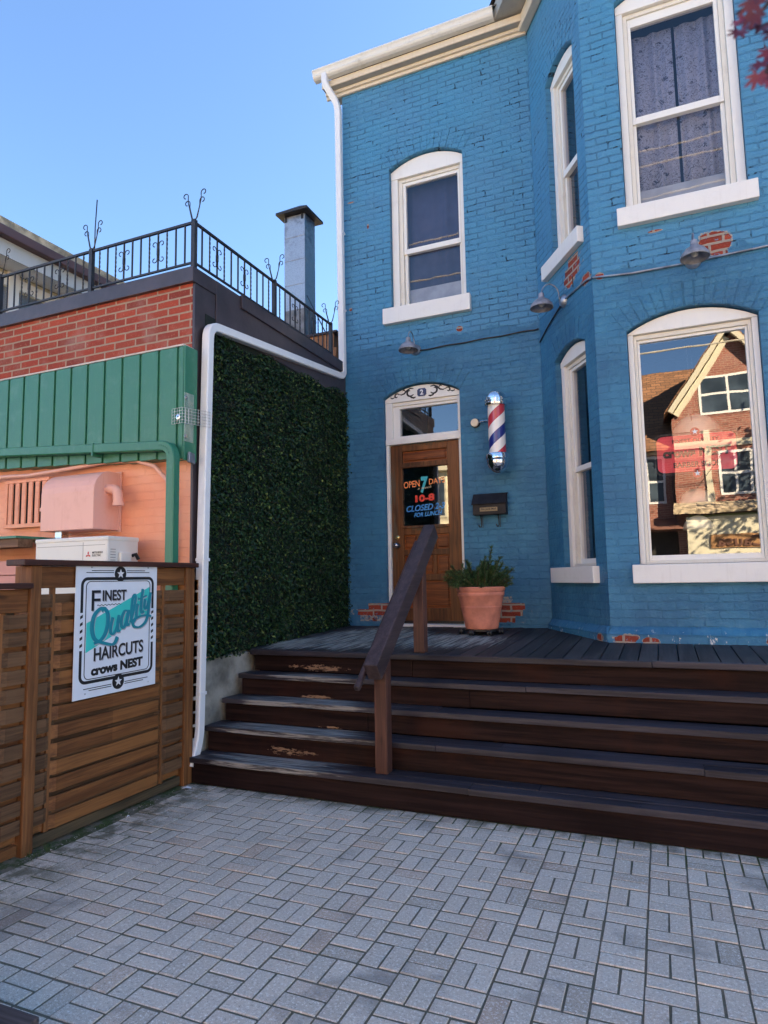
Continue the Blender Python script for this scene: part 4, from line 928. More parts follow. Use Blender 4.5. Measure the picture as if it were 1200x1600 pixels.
# green ribbed cladding
gm = MB(); zb_, zt_ = 2.40, 3.27; yy = 3.90
x = -7.3; xs_ = []
while x < XF-.05: xs_.append(x); x += .188
for x in xs_:
    zb_ = 2.385+(XF-x)*.040; gm.box(x, x+.165, yy, YF-.001, zb_, zt_); gm.box(x+.1655, x+.1875, yy+.014, YF-.001, zb_, zt_-.002)
zb_ = 2.385; gm.box(xs_[-1]+.1878, XF+.02, yy, YF-.001, zb_, zt_); gm.box(XF+.0202, XF+.034, yy+.004, YF+.03, zb_-.01, zt_+.006)
gm.build('green_cladding', M['green_metal'], bb, bevel=.004)
mb = MB(); mb.box(-7.3, XF+.02, yy-.004, YF, 3.272, 3.285); mb.build('caulk_strip', simple('pale_caulk', (.55,.5,.45), .8), bb)
gp = thing('green_drain_pipe', 'green drainpipe running under the cladding and down the salmon wall', 'drainpipe', (-3.35, 3.85, 0))
mb = MB(); pth = smooth_path([(-7.2,3.84,2.72),(-3.345,3.84,2.475),(-3.345,3.84,.02)], .10, 8); duct(mb, pth, .075, .075, (0,1,0)); fan(mb.build('pipe', M['green_metal'], gp))
mb = MB()
for k in range(7):
    q = pth[1+k+0]; mb.lathe([(.042,-.002),(.045,0),(.042,.002)], q, 'x', 4)
mb.box(-4.13,-4.115,3.797,3.885,2.46,2.565); mb.build('strap', M['green_metal'], gp)
cable('salmon_conduit', None, [(-7.2,3.94,2.42),(-5.2,3.93,2.40),(-5.0,3.93,2.39),(-4.6,3.94,2.41),(-4.1,3.94,2.435),(-3.8,3.94,2.42),(-3.62,3.95,2.36),(-3.50,3.96,2.24),(-3.45,3.96,2.05),(-3.45,3.97,1.5)], 'salmon painted conduit sagging below the green drainpipe', .018, 'terracotta').data.materials[0] = pinkp
# louvre
lv = thing('slatted_louvre', 'salmon painted vertical slat louvre on the wall left of the vent hood', 'louvre', (-5.2, YF, 2.1))
xl0 = aty(14,800,3.98).x; xl1 = aty(72,800,3.98).x-.0; zl0, zl1 = 1.98, 2.34
mb = MB(); mb.box(xl0-.03, xl1+.05, 3.955, 4.018, zl1, zl1+.03); mb.box(xl0-.03, xl1+.05, 3.95, 4.018, zl0-.035, zl0); mb.box(xl0-.03, xl0, 3.957, 4.018, zl0, zl1); mb.build('frame', salm, lv, bevel=.003)
for k in range(6):
    xx = xl0+.012+k*(xl1-xl0)/5.6; mb = MB(); mb.hexa([(xx,3.962,zl0+.002),(xx+.056,3.952,zl0+.002),(xx+.060,3.962,zl0+.002),(xx+.005,3.972,zl0+.002)], [(xx,3.962,zl1-.002),(xx+.056,3.952,zl1-.002),(xx+.060,3.962,zl1-.002),(xx+.005,3.972,zl1-.002)]); fan(mb.build('slat', salm, lv))
mb = MB(); mb.box(xl0, xl1+.045, 4.0, 4.0185, zl0, zl1); mb.build('dark_backing', M['interior'], lv)
# vent hood
vh = thing('vent_hood', 'pink painted rounded metal vent hood with elbow pipes on the salmon wall', 'vent hood', (-4.3, 3.9, 1.85))
hx0, hx1, hy0, hy1, hz0, hz1 = -4.60, -4.03, 3.74, 4.018, 1.875, 2.345
prof = [(hy1,hz0),(hy0,hz0),(hy0,hz1-.17)]+[(hy0+.17-.17*math.cos(R(a_)), hz1-.17+.17*math.sin(R(a_))) for a_ in range(15, 91, 15)]+[(hy1,hz1)]
n = len(prof); mb = MB(); mb.add([(hx0,p[0],p[1]) for p in prof]+[(hx1,p[0],p[1]) for p in prof], [tuple(range(n)), tuple(range(2*n-1,n-1,-1))]+[(i,(i+1)%n,(i+1)%n+n,i+n) for i in range(n)])
fan(mb.build('hood_body', pinkp, vh, bevel=.006))
mb = MB(); mb.box(hx0-.012, hx1+.012, hy1-.014, hy1, hz0-.012, hz1+.012); mb.build('flange', pinkp, vh, bevel=.003)
mb = MB()
for k in range(9):
    for zz in (hz0+.018,): mb.lathe([(.0005,-.003),(.004,-.0025),(.005,0)], (hx0+.03+k*(hx1-hx0-.06)/8, hy0, zz), 'y', 8)
mb.build('rivet', pinkp, vh)
for sx, xx in ((1, hx1), (-1, hx0)):
    mb = MB(); mb.tube(smooth_path([(xx,3.88,2.20),(xx+sx*.10,3.88,2.19),(xx+sx*.115,3.88,2.06)], .07, 7), .038, 16); mb.tube([(xx+sx*.114,3.88,2.085),(xx+sx*.115,3.88,2.058)], .044, 16); mb.build('elbow_pipe', pinkp, vh, smooth='auto')
mb = MB(); mb.box(hx0+.1,hx0+.17,3.8,3.87,1.80,1.876); mb.build('bracket', M['steel'], vh)
# air conditioner
ac = thing('air_conditioner', 'white outdoor air conditioning unit behind the fence', 'air conditioner', (-4.1, 3.75, 1.2))
acm = paint('ac_enamel', (.72,.71,.66), .35, (.5,.48,.42), .15)
ax0, ax1, ay0, ay1, az1 = -4.47, -3.73, 3.60, 3.91, 1.795
mb = MB(); mb.box(ax0, ax1, ay0, ay1, 1.12, az1); mb.build('casing', acm, ac, bevel=.012)
mb = MB(); mb.box(ax0-.004, ax1+.004, ay0-.004, ay1+.004, az1-.03, az1+.006); mb.build('top_cover', acm, ac, bevel=.01)
mb = MB(); mb.box(ax1+.001, ax1+.035, ay0+.10, ay0+.21, 1.55, 1.685); mb.build('service_cover', acm, ac, bevel=.01)
mb = MB(); mb.tube([(ax1+.01,ay0+.24,1.66),(ax1+.04,ay0+.24,1.67),(ax1+.05,ay0+.26,1.63)], .014, 8); mb.build('valve', M['black_plastic'], ac)
mb = MB(); mb.box(ax0+.02, ax1-.02, ay0-.0012, ay0-.0002, 1.735, 1.738); mb.box(ax0+.50, ax0+.503, ay0-.0012, ay0-.0002, 1.2, 1.76)
for q in range(5): mb.box(ax1+.0002, ax1+.0015, ay0+.03, ay0+.08, 1.70-.02*q, 1.705-.02*q)
mb.build('panel_seam', simple('seam_grey', (.25,.25,.24), .7), ac)
mb = MB(); lg = simple('logo_red', (.60,.02,.02), .4)
def rhomb(cx, cz, ang, s_):
    c = Vector((cx, cz)); d1 = Vector((math.cos(ang), math.sin(ang))); d2 = Vector((-d1.y, d1.x)); return [c+d1*s_*0, c+d1*s_*.87+d2*(-s_*.5), c+d1*s_*1.74, c+d1*s_*.87+d2*(s_*.5)]
for a_ in (90, 210, 330):
    pts = rhomb(-3.915, 1.665, R(a_), .0150); mb.prism([(p[0], p[1]) for p in pts], ay0-.0025, ay0-.0008)
fan(mb.build('logo_mark', lg, ac))
text('lettering_maker', 'MITSUBISHI\nELECTRIC', blk, None, (-3.875,-3.775,1.652,1.688), ay0-.0008, ac, off=.01, extrude=.0008)
mb = MB(); mb.box(-4.4,-4.35,3.65,3.85,0,1.12); mb.box(-3.85,-3.8,3.65,3.85,0,1.12); mb.build('stand', M['galv'], ac)
# bird-proof wire cage at the cladding corner and little grey box
wm = simple('galvanised_mesh', (.55,.56,.54), .4, .6); cg = thing('wire_mesh_basket', 'small galvanised wire mesh cage fixed between green cladding and downspout', 'wire mesh', (-3.28, 3.95, 2.6))
mb = MB(); c0 = (-3.40, 3.885); c1 = (-3.29, 3.87); c2 = (-3.205, 4.10); zA, zB = 2.655, 2.775
pts = [Vector((*c0,0)).lerp(Vector((*c1,0)), k/4) for k in range(5)]+[Vector((*c1,0)).lerp(Vector((*c2,0)), k/9) for k in range(1, 10)]
for p_ in pts: mb.tube([(p_.x,p_.y,zA),(p_.x,p_.y,zB)], .0018, 4)
for k in range(6):
    zz = zA+(zB-zA)*k/5; mb.tube([(p_.x,p_.y,zz) for p_ in (Vector((*c0,0)),Vector((*c1,0)),Vector((*c2,0)))], .0018, 4)
for k in range(8):
    yv = 3.90+k*.014; mb.tube([(-3.292,yv,2.52),(-3.292,yv,2.90)], .0015, 4)
mb.build('mesh', wm, cg)
for (xx, yy2, zz) in ((-3.32,3.864,2.70),): 
    mb = MB(); mb.lathe([(.006,0),(.018,-.001),(.02,-.005),(.007,-.007),(.006,0)], (xx,yy2,zz), 'y', 16); fan(mb.build('washer', M['steel'], cg))
for zz in (2.86, 2.555):
    mb = MB(); mb.lathe([(.006,0),(.015,.001),(.016,.005),(.007,.007),(.006,0)], (-3.288,3.905,zz), 'x', 16); fan(mb.build('washer', M['steel'], cg))
mb = MB(); mb.hexa([(-3.285,3.93,2.44),(-3.285,3.99,2.43),(-3.285,3.995,2.35),(-3.285,3.925,2.36)], [(-3.262,3.93,2.44),(-3.262,3.99,2.43),(-3.262,3.995,2.35),(-3.262,3.925,2.36)]); tag(fan(mb.build('junction_box', M['galv'], bevel=.003)), 'little grey box under the wire cage at the cladding corner', 'junction box')
# pink board wall and brown beam at far left
ps = thing('pink_board_shed', 'pink board shed with brown beam and green flashing behind the fence', 'shed', (-5.2, 3.5, 0))
mb = MB()
for k in range(14): mb.box(-6.5, -4.56, 3.62+.006*(k % 2), 3.68, .118*k, .118*k+.110)
mb.build('board_wall', pinkb, ps)
mb = MB(); mb.box(-6.5, -4.60, 3.55, 3.68, 1.745, 1.815); mb.build('beam', wood('beam_wood', (.12,.06,.03), (.24,.13,.07), 0), ps, bevel=.004)
mb = MB(); mb.box(-6.5, -4.60, 3.53, 4.0, 1.816, 1.834); mb.build('green_flashing', M['green_metal'], ps)

# railing on the flat roof
rl = thing('roof_railing', 'black wrought iron railing with scrolls round the flat roof edge', 'railing', (-4.5, 4.1, 3.95))
zr0, zr1 = 4.02, 4.36; yR = 4.05; xR = -3.345
def rod(name, p, q, r_): mb = MB(); mb.bar(p, q, r_, r_); return mb.build(name, M['dark_metal'], rl)
rod('top_rail', (-7.3,yR,zr1), (xR,yR,zr1), .020); rod('bottom_rail', (-7.3,yR,zr0), (xR,yR,zr0), .016)
rod('top_rail', (xR,yR+.02,zr1), (xR,6.42,zr1), .020); rod('bottom_rail', (xR,yR+.02,zr0), (xR,6.42,zr0), .016)
def twisted(p, q, r_=.0058):
    mb = MB(); n = 24; vs_ = []; fs = []; p = Vector(p); q = Vector(q)
    for i in range(n+1):
        c_ = p.lerp(q, i/n); 
        for k in range(4): a_ = math.pi/2*k+i*.55; vs_.append(c_+Vector((math.cos(a_)*r_*1.3, math.sin(a_)*r_*1.3, 0)))
    for i in range(n):
        for k in range(4): fs.append((i*4+k, i*4+(k+1)%4, i*4+4+(k+1)%4, i*4+4+k))
    mb.add(vs_, fs); mb.build('baluster', M['dark_metal'], rl)
def scroll(c, ax):
    """the four-curl ornament; ax = direction along the railing"""
    c = Vector(c); ax = Vector(ax); mb = MB()
    for sx in (-1, 1):
        for sz in (-1, 1):
            pts = [c+ax*(sx*.010)]
            for k in range(16):
                a_ = math.pi - k*(math.pi*1.55)/15; rr = .027*(1-.035*k)
                pts.append(c+ax*(sx*(.038+rr*math.cos(a_)))+Vector((0,0,sz*(.066+rr*math.sin(a_)))))
            mb.tube(pts, .0040, 5)
    mb.box(c.x-.009, c.x+.009, c.y-.009, c.y+.009, c.z-.03, c.z+.03); mb.build('scroll', M['dark_metal'], rl)
def section(p0, p1, n, tw, sc_):
    p0 = Vector(p0); p1 = Vector(p1); ax = (p1-p0).normalized()
    for k in range(1, n):
        q = p0.lerp(p1, k/n); a_ = Vector((q.x,q.y,zr0+.004)); b_ = Vector((q.x,q.y,zr1-.006))
        if k in tw: twisted(a_, b_)
        else: mb = MB(); mb.bar(a_, b_, .011, .011); mb.build('baluster', M['dark_metal'], rl)
        if k in sc_: scroll((q.x,q.y,(zr0+zr1)/2), ax)
def post(x, y, z1=4.42):
    mb = MB(); mb.box(x-.018, x+.018, y-.018, y+.018, 3.90, z1); mb.build('post', M['dark_metal'], rl)
def finial(x, y, z, scale=1.3):
    for k, (dx, hh) in enumerate(((-1,.17),(-.72,.12),(1,.17),(.8,.12))):
        mb = MB(); sx = 1 if dx > 0 else -1; s_ = scale
        pts = [Vector((x,y,z-.01)), Vector((x+dx*.022*s_,y,z+.015*s_)), Vector((x+dx*.05*s_,y,z+hh*.75*s_))]
        cx, cz = x+dx*.05*s_+sx*.020*s_, z+hh*s_
        for q in range(14): a_ = math.pi-q*(math.pi*1.5)/13; rr = .020*s_*(1-.03*q); pts.append(Vector((cx+sx*rr*math.cos(a_), y+.0, cz+rr*math.sin(a_))))
        mb.tube(pts, .0042, 5); mb.build('finial', M['dark_metal'], rl)
xP = -4.46
section((xP,yR,0), (xR,yR,0), 11, (1,3,7,9), (4,8)) if False else section((xP,yR,0), (xR,yR,0), 12, (1,3,7,9), (4,8))
section((-5.62,yR,0), (xP,yR,0), 12, (3,5,9,11), (4,8)); section((-6.8,yR,0), (-5.62,yR,0), 12, (3,5,9,11), (4,8))
section((xR,yR,0), (xR,5.24,0), 12, (2,4,8,11), (3,7)); section((xR,5.24,0), (xR,6.42,0), 12, (1,5,9,11), (4,8))
for (a_, b_) in ((xP,yR),(xR,yR),(-5.62,yR),(xR,5.24),(xR,6.42),(-6.8,yR)): post(a_, b_, zr1+.02); finial(a_, b_, zr1+.02)
cable('antenna_mast', None, [(-4.475,4.09,4.2),(-4.475,4.09,4.60),(-4.46,4.09,4.86)], 'thin dark antenna rod rising from the railing post', .005).data
# chimney
ch = thing('metal_chimney', 'square galvanised metal chimney with a dark pyramid cap on the flat roof', 'chimney', (-4.75, 8.15, 3.9))
ngv = N('galvanised_sheet'); x, y, z = ngv.sep(); sd_ = ngv.step(ngv.vor(60,'F1'), .1, .6)
gc = ngv.mix(sd_, (.30,.31,.33), (.40,.41,.43)); gc = ngv.mix(ngv.math('MULTIPLY', ngv.step(ngv.noise(4,5,.7), .48, .62), ngv.math('MULTIPLY', ngv.step(z, 6.0, 6.6), .6)), gc, (.16,.15,.15)); galvs = ngv.fin(gc, .36, .6, ngv.bump(ngv.noise(30,3), .5, .002))
mb = MB()
for z0, z1 in ((5.40,5.78),(5.782,6.16),(6.162,6.52),(6.522,6.86)): mb.box(-4.93,-4.58,8.0,8.31,z0,z1)
mb.build('flue', galvs, ch, bevel=.004)
mb = MB(); mb.box(-4.925,-4.575,7.99,8.32,3.9,5.398); mb.build('lower_duct', simple('grey_duct', (.20,.20,.20), .6, .3, .35, 5), ch, bevel=.004)
mb = MB(); mb.add([(-5.02,7.90,6.87),(-4.49,7.90,6.87),(-4.49,8.41,6.87),(-5.02,8.41,6.87),(-4.755,8.155,7.10),(-5.02,7.90,6.905),(-4.49,7.90,6.905),(-4.49,8.41,6.905),(-5.02,8.41,6.905)], [(0,3,2,1),(0,1,6,5),(1,2,7,6),(2,3,8,7),(3,0,5,8),(5,6,4),(6,7,4),(7,8,4),(8,5,4)]); mb.build('cap', simple('dark_cap', (.022,.018,.018), .6), ch)
mb = MB()
for px_, py_ in ((-4.90,8.0),(-4.62,8.0),(-4.90,8.3),(-4.62,8.3)): mb.box(px_-.02,px_+.02,py_-.008,py_+.008,6.78,6.868)
mb.build('cap_bracket', M['dark_metal'], ch)
cable('guy_rod', None, [(-4.52,7.95,5.55),(-3.6,7.3,4.1)], 'thin diagonal dark rod beside the chimney', .008)
plw = wood('orange_planter_wood', (.28,.12,.05), (.50,.24,.11), 2)
pl = thing('wooden_planter', 'orange wooden planter box behind the roof railing near the downspout', 'planter', (-3.8, 6.9, 3.95))
mb = MB()
for k in range(5): mb.box(-4.20+.115*k, -4.09+.115*k, 7.0, 7.02, 3.9, 4.50)
for k in range(3): mb.box(-3.625, -3.605, 7.0+.11*k, 7.10+.11*k, 3.9, 4.50)
mb.build('side_boards', plw, pl, bevel=.003)
mb = MB(); mb.box(-4.22,-3.55,6.97,7.36,4.501,4.53); mb.build('top_board', railw, pl, bevel=.003)
pl = thing('wooden_planter', 'smaller slanting orange wood box at the railing end by the downspout', 'planter', (-3.6, 6.8, 3.95))
mb = MB(); mb.hexa([(-3.60,6.75,3.9),(-3.48,6.75,3.9),(-3.48,7.0,3.9),(-3.60,7.0,3.9)], [(-3.62,6.75,4.22),(-3.44,6.75,4.22),(-3.44,7.0,4.22),(-3.62,7.0,4.22)]); fan(mb.build('box_side', plw, pl, bevel=.003))

# house behind on the far left
nh = thing('neighbour_house', 'cream upper storey with deep brown eave behind the roof railing', 'house', (-9, 9, 0))
crm = paint('cream_siding', (.62,.55,.36), .7, (.4,.35,.22), .3); 
mb = MB(); mb.box(-12, -7.45, 3.2, 13.0, 0, 5.42); mb.build('wall', crm, nh)
mb = MB()
for yv in (4.6, 5.45, 6.8, 8.2): mb.box(-7.449,-7.40,yv,yv+.14,3.9,5.42)
mb.box(-7.449,-7.41,3.2,13,5.22,5.36); mb.build('white_trim', M['white'], nh)
mb = MB(); mb.box(-7.448,-7.43,4.75,5.44,4.3,5.2); mb.box(-7.448,-7.43,5.6,6.79,4.3,5.2); mb.build('window', M['glass'], nh)
mb = MB(); mb.box(-7.44,-7.02,3.0,13.2,5.425,5.45); mb.build('soffit', M['white'], nh)
mb = MB(); mb.box(-7.02,-7.0,3.0,13.2,5.36,5.56); mb.build('fascia', paint('grey_fascia', (.5,.5,.47), .5), nh)
mb = MB(); mb.box(-7.02,-6.90,3.0,13.2,5.561,5.68); mb.build('gutter', simple('brown_gutter', (.09,.04,.035), .45), nh, bevel=.01)
mb = MB(); mb.box(-12.1,-6.95,2.9,13.3,5.681,5.80); mb.build('roof', simple('tan_gravel_roof', (.42,.34,.22), .95, 0, .4, 8, .01, 60), nh, bevel=.01)

# ================================================================== LEAF PANEL
hl = thing('artificial_leaf_panel', 'tall dark green artificial leaf panel covering the side wall beside the steps', 'leaf panel', (-3.3, 5.4, .9))
mb = MB(); mb.box(-3.329,-3.305,4.15,6.69,.87,3.62); mb.build('backing', simple('dark_backing', (.006,.012,.008), .9), hl)
rngn = np.random.default_rng(5); NL = 38000
cy = rngn.uniform(4.13, 6.70, NL); cz = rngn.uniform(.84, 3.64, NL); cxx = -3.305+np.abs(rngn.normal(.02, .016, NL))
edge = (cy > 6.68) | (cy < 4.15) | (cz < .87)
keep = ~(edge & (rngn.random(NL) < .5)) & ~((cz > 3.47+.05*(cy-4.2)+.03*np.sin(cy*9))); cy, cz, cxx = cy[keep], cz[keep], cxx[keep]; NL = len(cy)
nx_ = rngn.normal(.9, .35, NL); ny_ = rngn.normal(-.15, .55, NL); nz_ = rngn.normal(.35, .5, NL)
nrm = np.stack([nx_, ny_, nz_], 1); nrm /= np.linalg.norm(nrm, axis=1)[:, None]
tt = rngn.normal(0, 1, (NL, 3)); tt -= (tt*nrm).sum(1)[:, None]*nrm; tt /= np.linalg.norm(tt, axis=1)[:, None]; bb_ = np.cross(nrm, tt)
Ls = (rngn.uniform(.012, .023, NL)*(1+.25*np.sin(cy*7+cz*3)*np.sin(cz*8)))[:, None]; Ws = Ls*rngn.uniform(.42, .6, NL)[:, None]; C0 = np.stack([cxx, cy, cz], 1)
V = np.stack([C0-tt*Ls*.9, C0+bb_*Ws-tt*Ls*.1+nrm*.004, C0+tt*Ls*.9-nrm*.003, C0-bb_*Ws-tt*Ls*.1+nrm*.004], 1)
V[:, :, 0] = np.maximum(V[:, :, 0], -3.32)
me = bpy.data.meshes.new('leaves'); me.from_pydata(V.reshape(-1, 3).tolist(), [], [x for i in range(NL) for x in ((4*i, 4*i+1, 4*i+2), (4*i, 4*i+2, 4*i+3))])
nl = N('artificial_leaves'); geo = nl.n.new('ShaderNodeNewGeometry'); rp = geo.outputs['Random Per Island']
lc = nl.ramp(rp, [(0,(.004,.013,.006)),(.45,(.009,.028,.010)),(.78,(.016,.048,.015)),(.93,(.035,.080,.020)),(1,(.13,.17,.045))])
link('leaves', me, nl.fin(lc, .42, 0, None, spec=.25), hl)

# ================================================================== FENCE
FX = frame(-3.27, 0, R(90))                                # local x = world Y, local y into the wall (-X)
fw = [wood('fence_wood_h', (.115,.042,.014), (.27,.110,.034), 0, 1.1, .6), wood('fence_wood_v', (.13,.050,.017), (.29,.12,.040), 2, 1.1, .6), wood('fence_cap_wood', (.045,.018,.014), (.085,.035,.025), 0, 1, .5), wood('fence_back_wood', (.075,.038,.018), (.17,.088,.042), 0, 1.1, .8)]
def fence_panel(f_, x0, x1, z0, z1, ends):
    """woven slats, row A in front in the middle, row B in front at the ends"""
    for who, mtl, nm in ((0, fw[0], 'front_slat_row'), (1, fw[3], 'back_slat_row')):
        mb = MB(); k = 0; z = z0+.005+(.0495 if who else 0)
        while z+.078 < z1:
            e0, e1 = x0+ends[0], x1-ends[1]; s_ = -1 if who == 0 else 1; j = random.uniform(-.004, .004)
            pts = [(x0+.001, -s_*.016 if ends[0] else s_*.016), (e0-.03, -s_*.016 if ends[0] else s_*.016), (e0+.05, s_*.016), ((e0+e1)/2, s_*(.016+random.uniform(0,.004))), (e1-.05, s_*.016), (e1+.03, -s_*.016 if ends[1] else s_*.016), (x1-.001, -s_*.016 if ends[1] else s_*.016)]
            for a_, b_ in zip(pts[:-1], pts[1:]):
                if b_[0]-a_[0] < .004: continue
                mb.hexa([(a_[0],a_[1]-.005,z+j),(a_[0],a_[1]+.005,z+j),(a_[0],a_[1]+.005,z+.076+j),(a_[0],a_[1]-.005,z+.076+j)], [(b_[0],b_[1]-.005,z+j),(b_[0],b_[1]+.005,z+j),(b_[0],b_[1]+.005,z+.076+j),(b_[0],b_[1]-.005,z+.076+j)])
            z += .099; k += 1
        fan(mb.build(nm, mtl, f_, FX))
    for xx in ([x0+ends[0]] if ends[0] else [])+([x1-ends[1]] if ends[1] else []): mb = MB(); mb.box(xx-.014, xx+.014, -.010, .010, z0, z1); mb.build('batten', fw[1], f_, FX)
fn = thing('wooden_fence', 'brown woven slat fence panel between two posts, carrying the haircut sign', 'fence', (-3.28, 3.3, 0))
fence_panel(fn, 2.655, 3.87, .075, 1.43, (.10, .20))
mb = MB(); mb.box(2.656,3.869,-.02,.012,1.43,1.555); mb.build('top_board', fw[0], fn, FX, bevel=.004)
mb = MB(); mb.box(2.656,3.869,-.006,.03,.01,.07); mb.build('kick_board', wood('mossy_board', (.06,.043,.024), (.13,.090,.048), 0), fn, FX, bevel=.004)
for a_, b_ in ((2.585,2.654),(3.871,3.965)): mb = MB(); mb.box(a_,b_,-.038,.048,0,1.557); mb.build('post', fw[1], fn, FX, bevel=.005)
mb = MB(); mb.box(2.52,3.985,-.062,.085,1.558,1.592); mb.build('cap', fw[2], fn, FX, bevel=.005)
mb = MB(); mb.box(2.60,2.63,.049,.11,.9,1.557); mb.build('brace', fw[1], fn, FX)
fn2 = thing('wooden_fence', 'lower woven slat fence panel left of the sign', 'fence', (-3.28, 2.0, 0))
fence_panel(fn2, 1.40, 2.584, .07, 1.30, (.20, .14))
mb = MB(); mb.box(1.4,2.583,-.02,.012,1.30,1.428); mb.build('top_board', fw[0], fn2, FX, bevel=.004)
mb = MB(); mb.box(1.4,2.583,-.006,.03,.01,.065); mb.build('kick_board', fw[0], fn2, FX, bevel=.004)
mb = MB(); mb.box(1.3,2.584,-.062,.085,1.430,1.462); mb.build('cap', fw[2], fn2, FX, bevel=.005)
mb = MB(); mb.box(1.31,1.399,-.038,.048,0,1.428); mb.build('post', fw[1], fn2, FX, bevel=.005)
fn3 = thing('wooden_fence', 'narrow end piece of woven fence behind the downspout', 'fence', (-3.3, 4.0, 0))
fence_panel(fn3, 3.967, 4.00, .30, 1.55, (0, 0)); mb = MB(); mb.box(3.966,4.002,.032,.045,.02,1.55); mb.build('backing_board', fw[3], fn3, FX)
mb = MB(); mb.box(2.55,4.0,.12,.16,.02,1.3); o = mb.build('shed_wall', simple('weathered_grey_board', (.17,.16,.14), .9, 0, .3, 5), None, FX); tag(o, 'weathered grey board wall seen through the gaps of the slat fence', 'board wall')

# sign
sg = thing('haircut_sign', 'white portrait sign on the fence with black border and teal script lettering', 'sign', (-3.24, 3.22, 1.17))
U0, U1, V0, V1 = 2.885, 3.565, .765, 1.572; FSN = frame(-3.230, 0, R(90)); SW, SH = U1-U0, V1-V0
su = lambda a_: U0+a_*SW
sv_ = lambda b_: V0+b_*SH
mb = MB(); mb.box(U0, U1, 0, .006, V0, V1); mb.build('board', simple('sign_white', (.74,.77,.82), .35, 0, .03), sg, FSN, bevel=.001)
def srect(mb, a0, a1, b0, b1, y0=-.0012): mb.box(su(a0), su(a1), y0, -.0002, sv_(b0), sv_(b1))
teal = simple('sign_teal', (.05,.56,.50), .4, 0, .04); tead = simple('sign_deep_teal', (.012,.235,.30), .4, 0, .04); greyl = simple('sign_grey', (.42,.42,.46), .4)
mb = MB(); pa = [(.125,.335),(.895,.60),(.895,.815),(.125,.555)]; mb.prism([(su(a_), sv_(b_)) for a_, b_ in pa], -.0012, -.0002); mb.build('teal_band', teal, sg, FSN)
# borders: thick outer (sides broken by dashes) and thin inner
mb = MB()
def arc_band(cx, cz, r0, r1, a0, a1, n=8):
    for k in range(n):
        t0, t1 = R(a0+(a1-a0)*k/n), R(a0+(a1-a0)*(k+1)/n)
        mb.prism([(cx+r0*math.cos(t0),cz+r0*math.sin(t0)),(cx+r1*math.cos(t0),cz+r1*math.sin(t0)),(cx+r1*math.cos(t1),cz+r1*math.sin(t1)),(cx+r0*math.cos(t1),cz+r0*math.sin(t1))], -.0012, -.0002)
ox0, ox1, oz0, oz1 = su(.055), su(.955), sv_(.105), sv_(.90); tk = .019; rr = .05
mb.box(ox0+rr, ox1-rr, -.0012, -.0002, oz1-tk, oz1); mb.box(ox0+rr, ox1-rr, -.0012, -.0002, oz0, oz0+tk)
for xa_ in (ox0, ox1-tk):
    mb.box(xa_, xa_+tk, -.0012, -.0002, sv_(.635), oz1-rr); mb.box(xa_, xa_+tk, -.0012, -.0002, oz0+rr, sv_(.355))
    for k in range(5): zc = .375+k*.053; mb.prism([(xa_,sv_(zc)),(xa_+tk,sv_(zc+.012)),(xa_+tk,sv_(zc+.034)),(xa_,sv_(zc+.022))], -.0012, -.0002)
for cx, cz, a_ in ((ox1-rr,oz0+rr,-90),(ox1-rr,oz1-rr,0),(ox0+rr,oz1-rr,90),(ox0+rr,oz0+rr,180)): arc_band(cx, cz, rr-tk, rr, a_, a_+90)
for b_ in (.935, .95): w2 = .39 if b_ < .94 else .33; mb.box(su(.5-w2), su(.5-.07), -.0012, -.0002, sv_(b_-.003), sv_(b_+.003)); mb.box(su(.5+.09), su(.5+w2), -.0012, -.0002, sv_(b_-.003), sv_(b_+.003))
for b_ in (.055, .07): w2 = .39 if b_ > .06 else .33; mb.box(su(.5-w2), su(.5-.07), -.0012, -.0002, sv_(b_-.003), sv_(b_+.003)); mb.box(su(.5+.09), su(.5+w2), -.0012, -.0002, sv_(b_-.003), sv_(b_+.003))
fan(mb.build('outer_border', blk, sg, FSN))
mb = MB(); ring(mb, su(.11), su(.905), sv_(.135), sv_(.87), .035, .0045, -.0022, -.0003); fan(mb.build('inner_border', blk, sg, FSN))
for b_ in (.925, .082):
    mb = MB(); mb.prism([(su(.51)+.048*math.cos(2*math.pi*k/28), sv_(b_)+.048*math.sin(2*math.pi*k/28)) for k in range(28)], -.0030, -.0002); ds = mb.build('disc', blk, sg, FSN)
    mb = MB(); mb.prism(star(su(.51), sv_(b_), .031), -.0040, -.0031); mb.build('star', inkw, ds, FSN)
def sh_text(nm, s_, box, **k):
    d = .006; b2 = (box[0]+d, box[1]+d, box[2]-d, box[3]-d)
    text(nm+'_shade', s_, greyl, FSN, b2, -.0004, sg, extrude=.0010, **k); text(nm, s_, blk, FSN, box, -.0016, sg, extrude=.0010, **k)
sh_text('lettering_finest_initial', 'F', (su(.175), su(.275), sv_(.645), sv_(.80)), off=.0)
sh_text('lettering_finest', 'INEST', (su(.30), su(.59), sv_(.715), sv_(.80)), off=.025)
mb = MB(); mb.tube([(su(.24+.29*k/40), -.001, sv_(.683+.004*k/40)+.0035*math.sin(k*1.1)) for k in range(41)], .0022, 6, flat=(0,1,0)); mb.build('wavy_line', blk, sg, FSN)
sh_text('lettering_haircuts', 'HAIRCUTS', (su(.215), su(.82), sv_(.275), sv_(.375)), off=.02, rot=.04)
text('lettering_shop_name', 'crows NEST', blk, FSN, (su(.19), su(.82), sv_(.165), sv_(.24)), -.0006, sg, off=.055, extrude=.001, rot=.03)
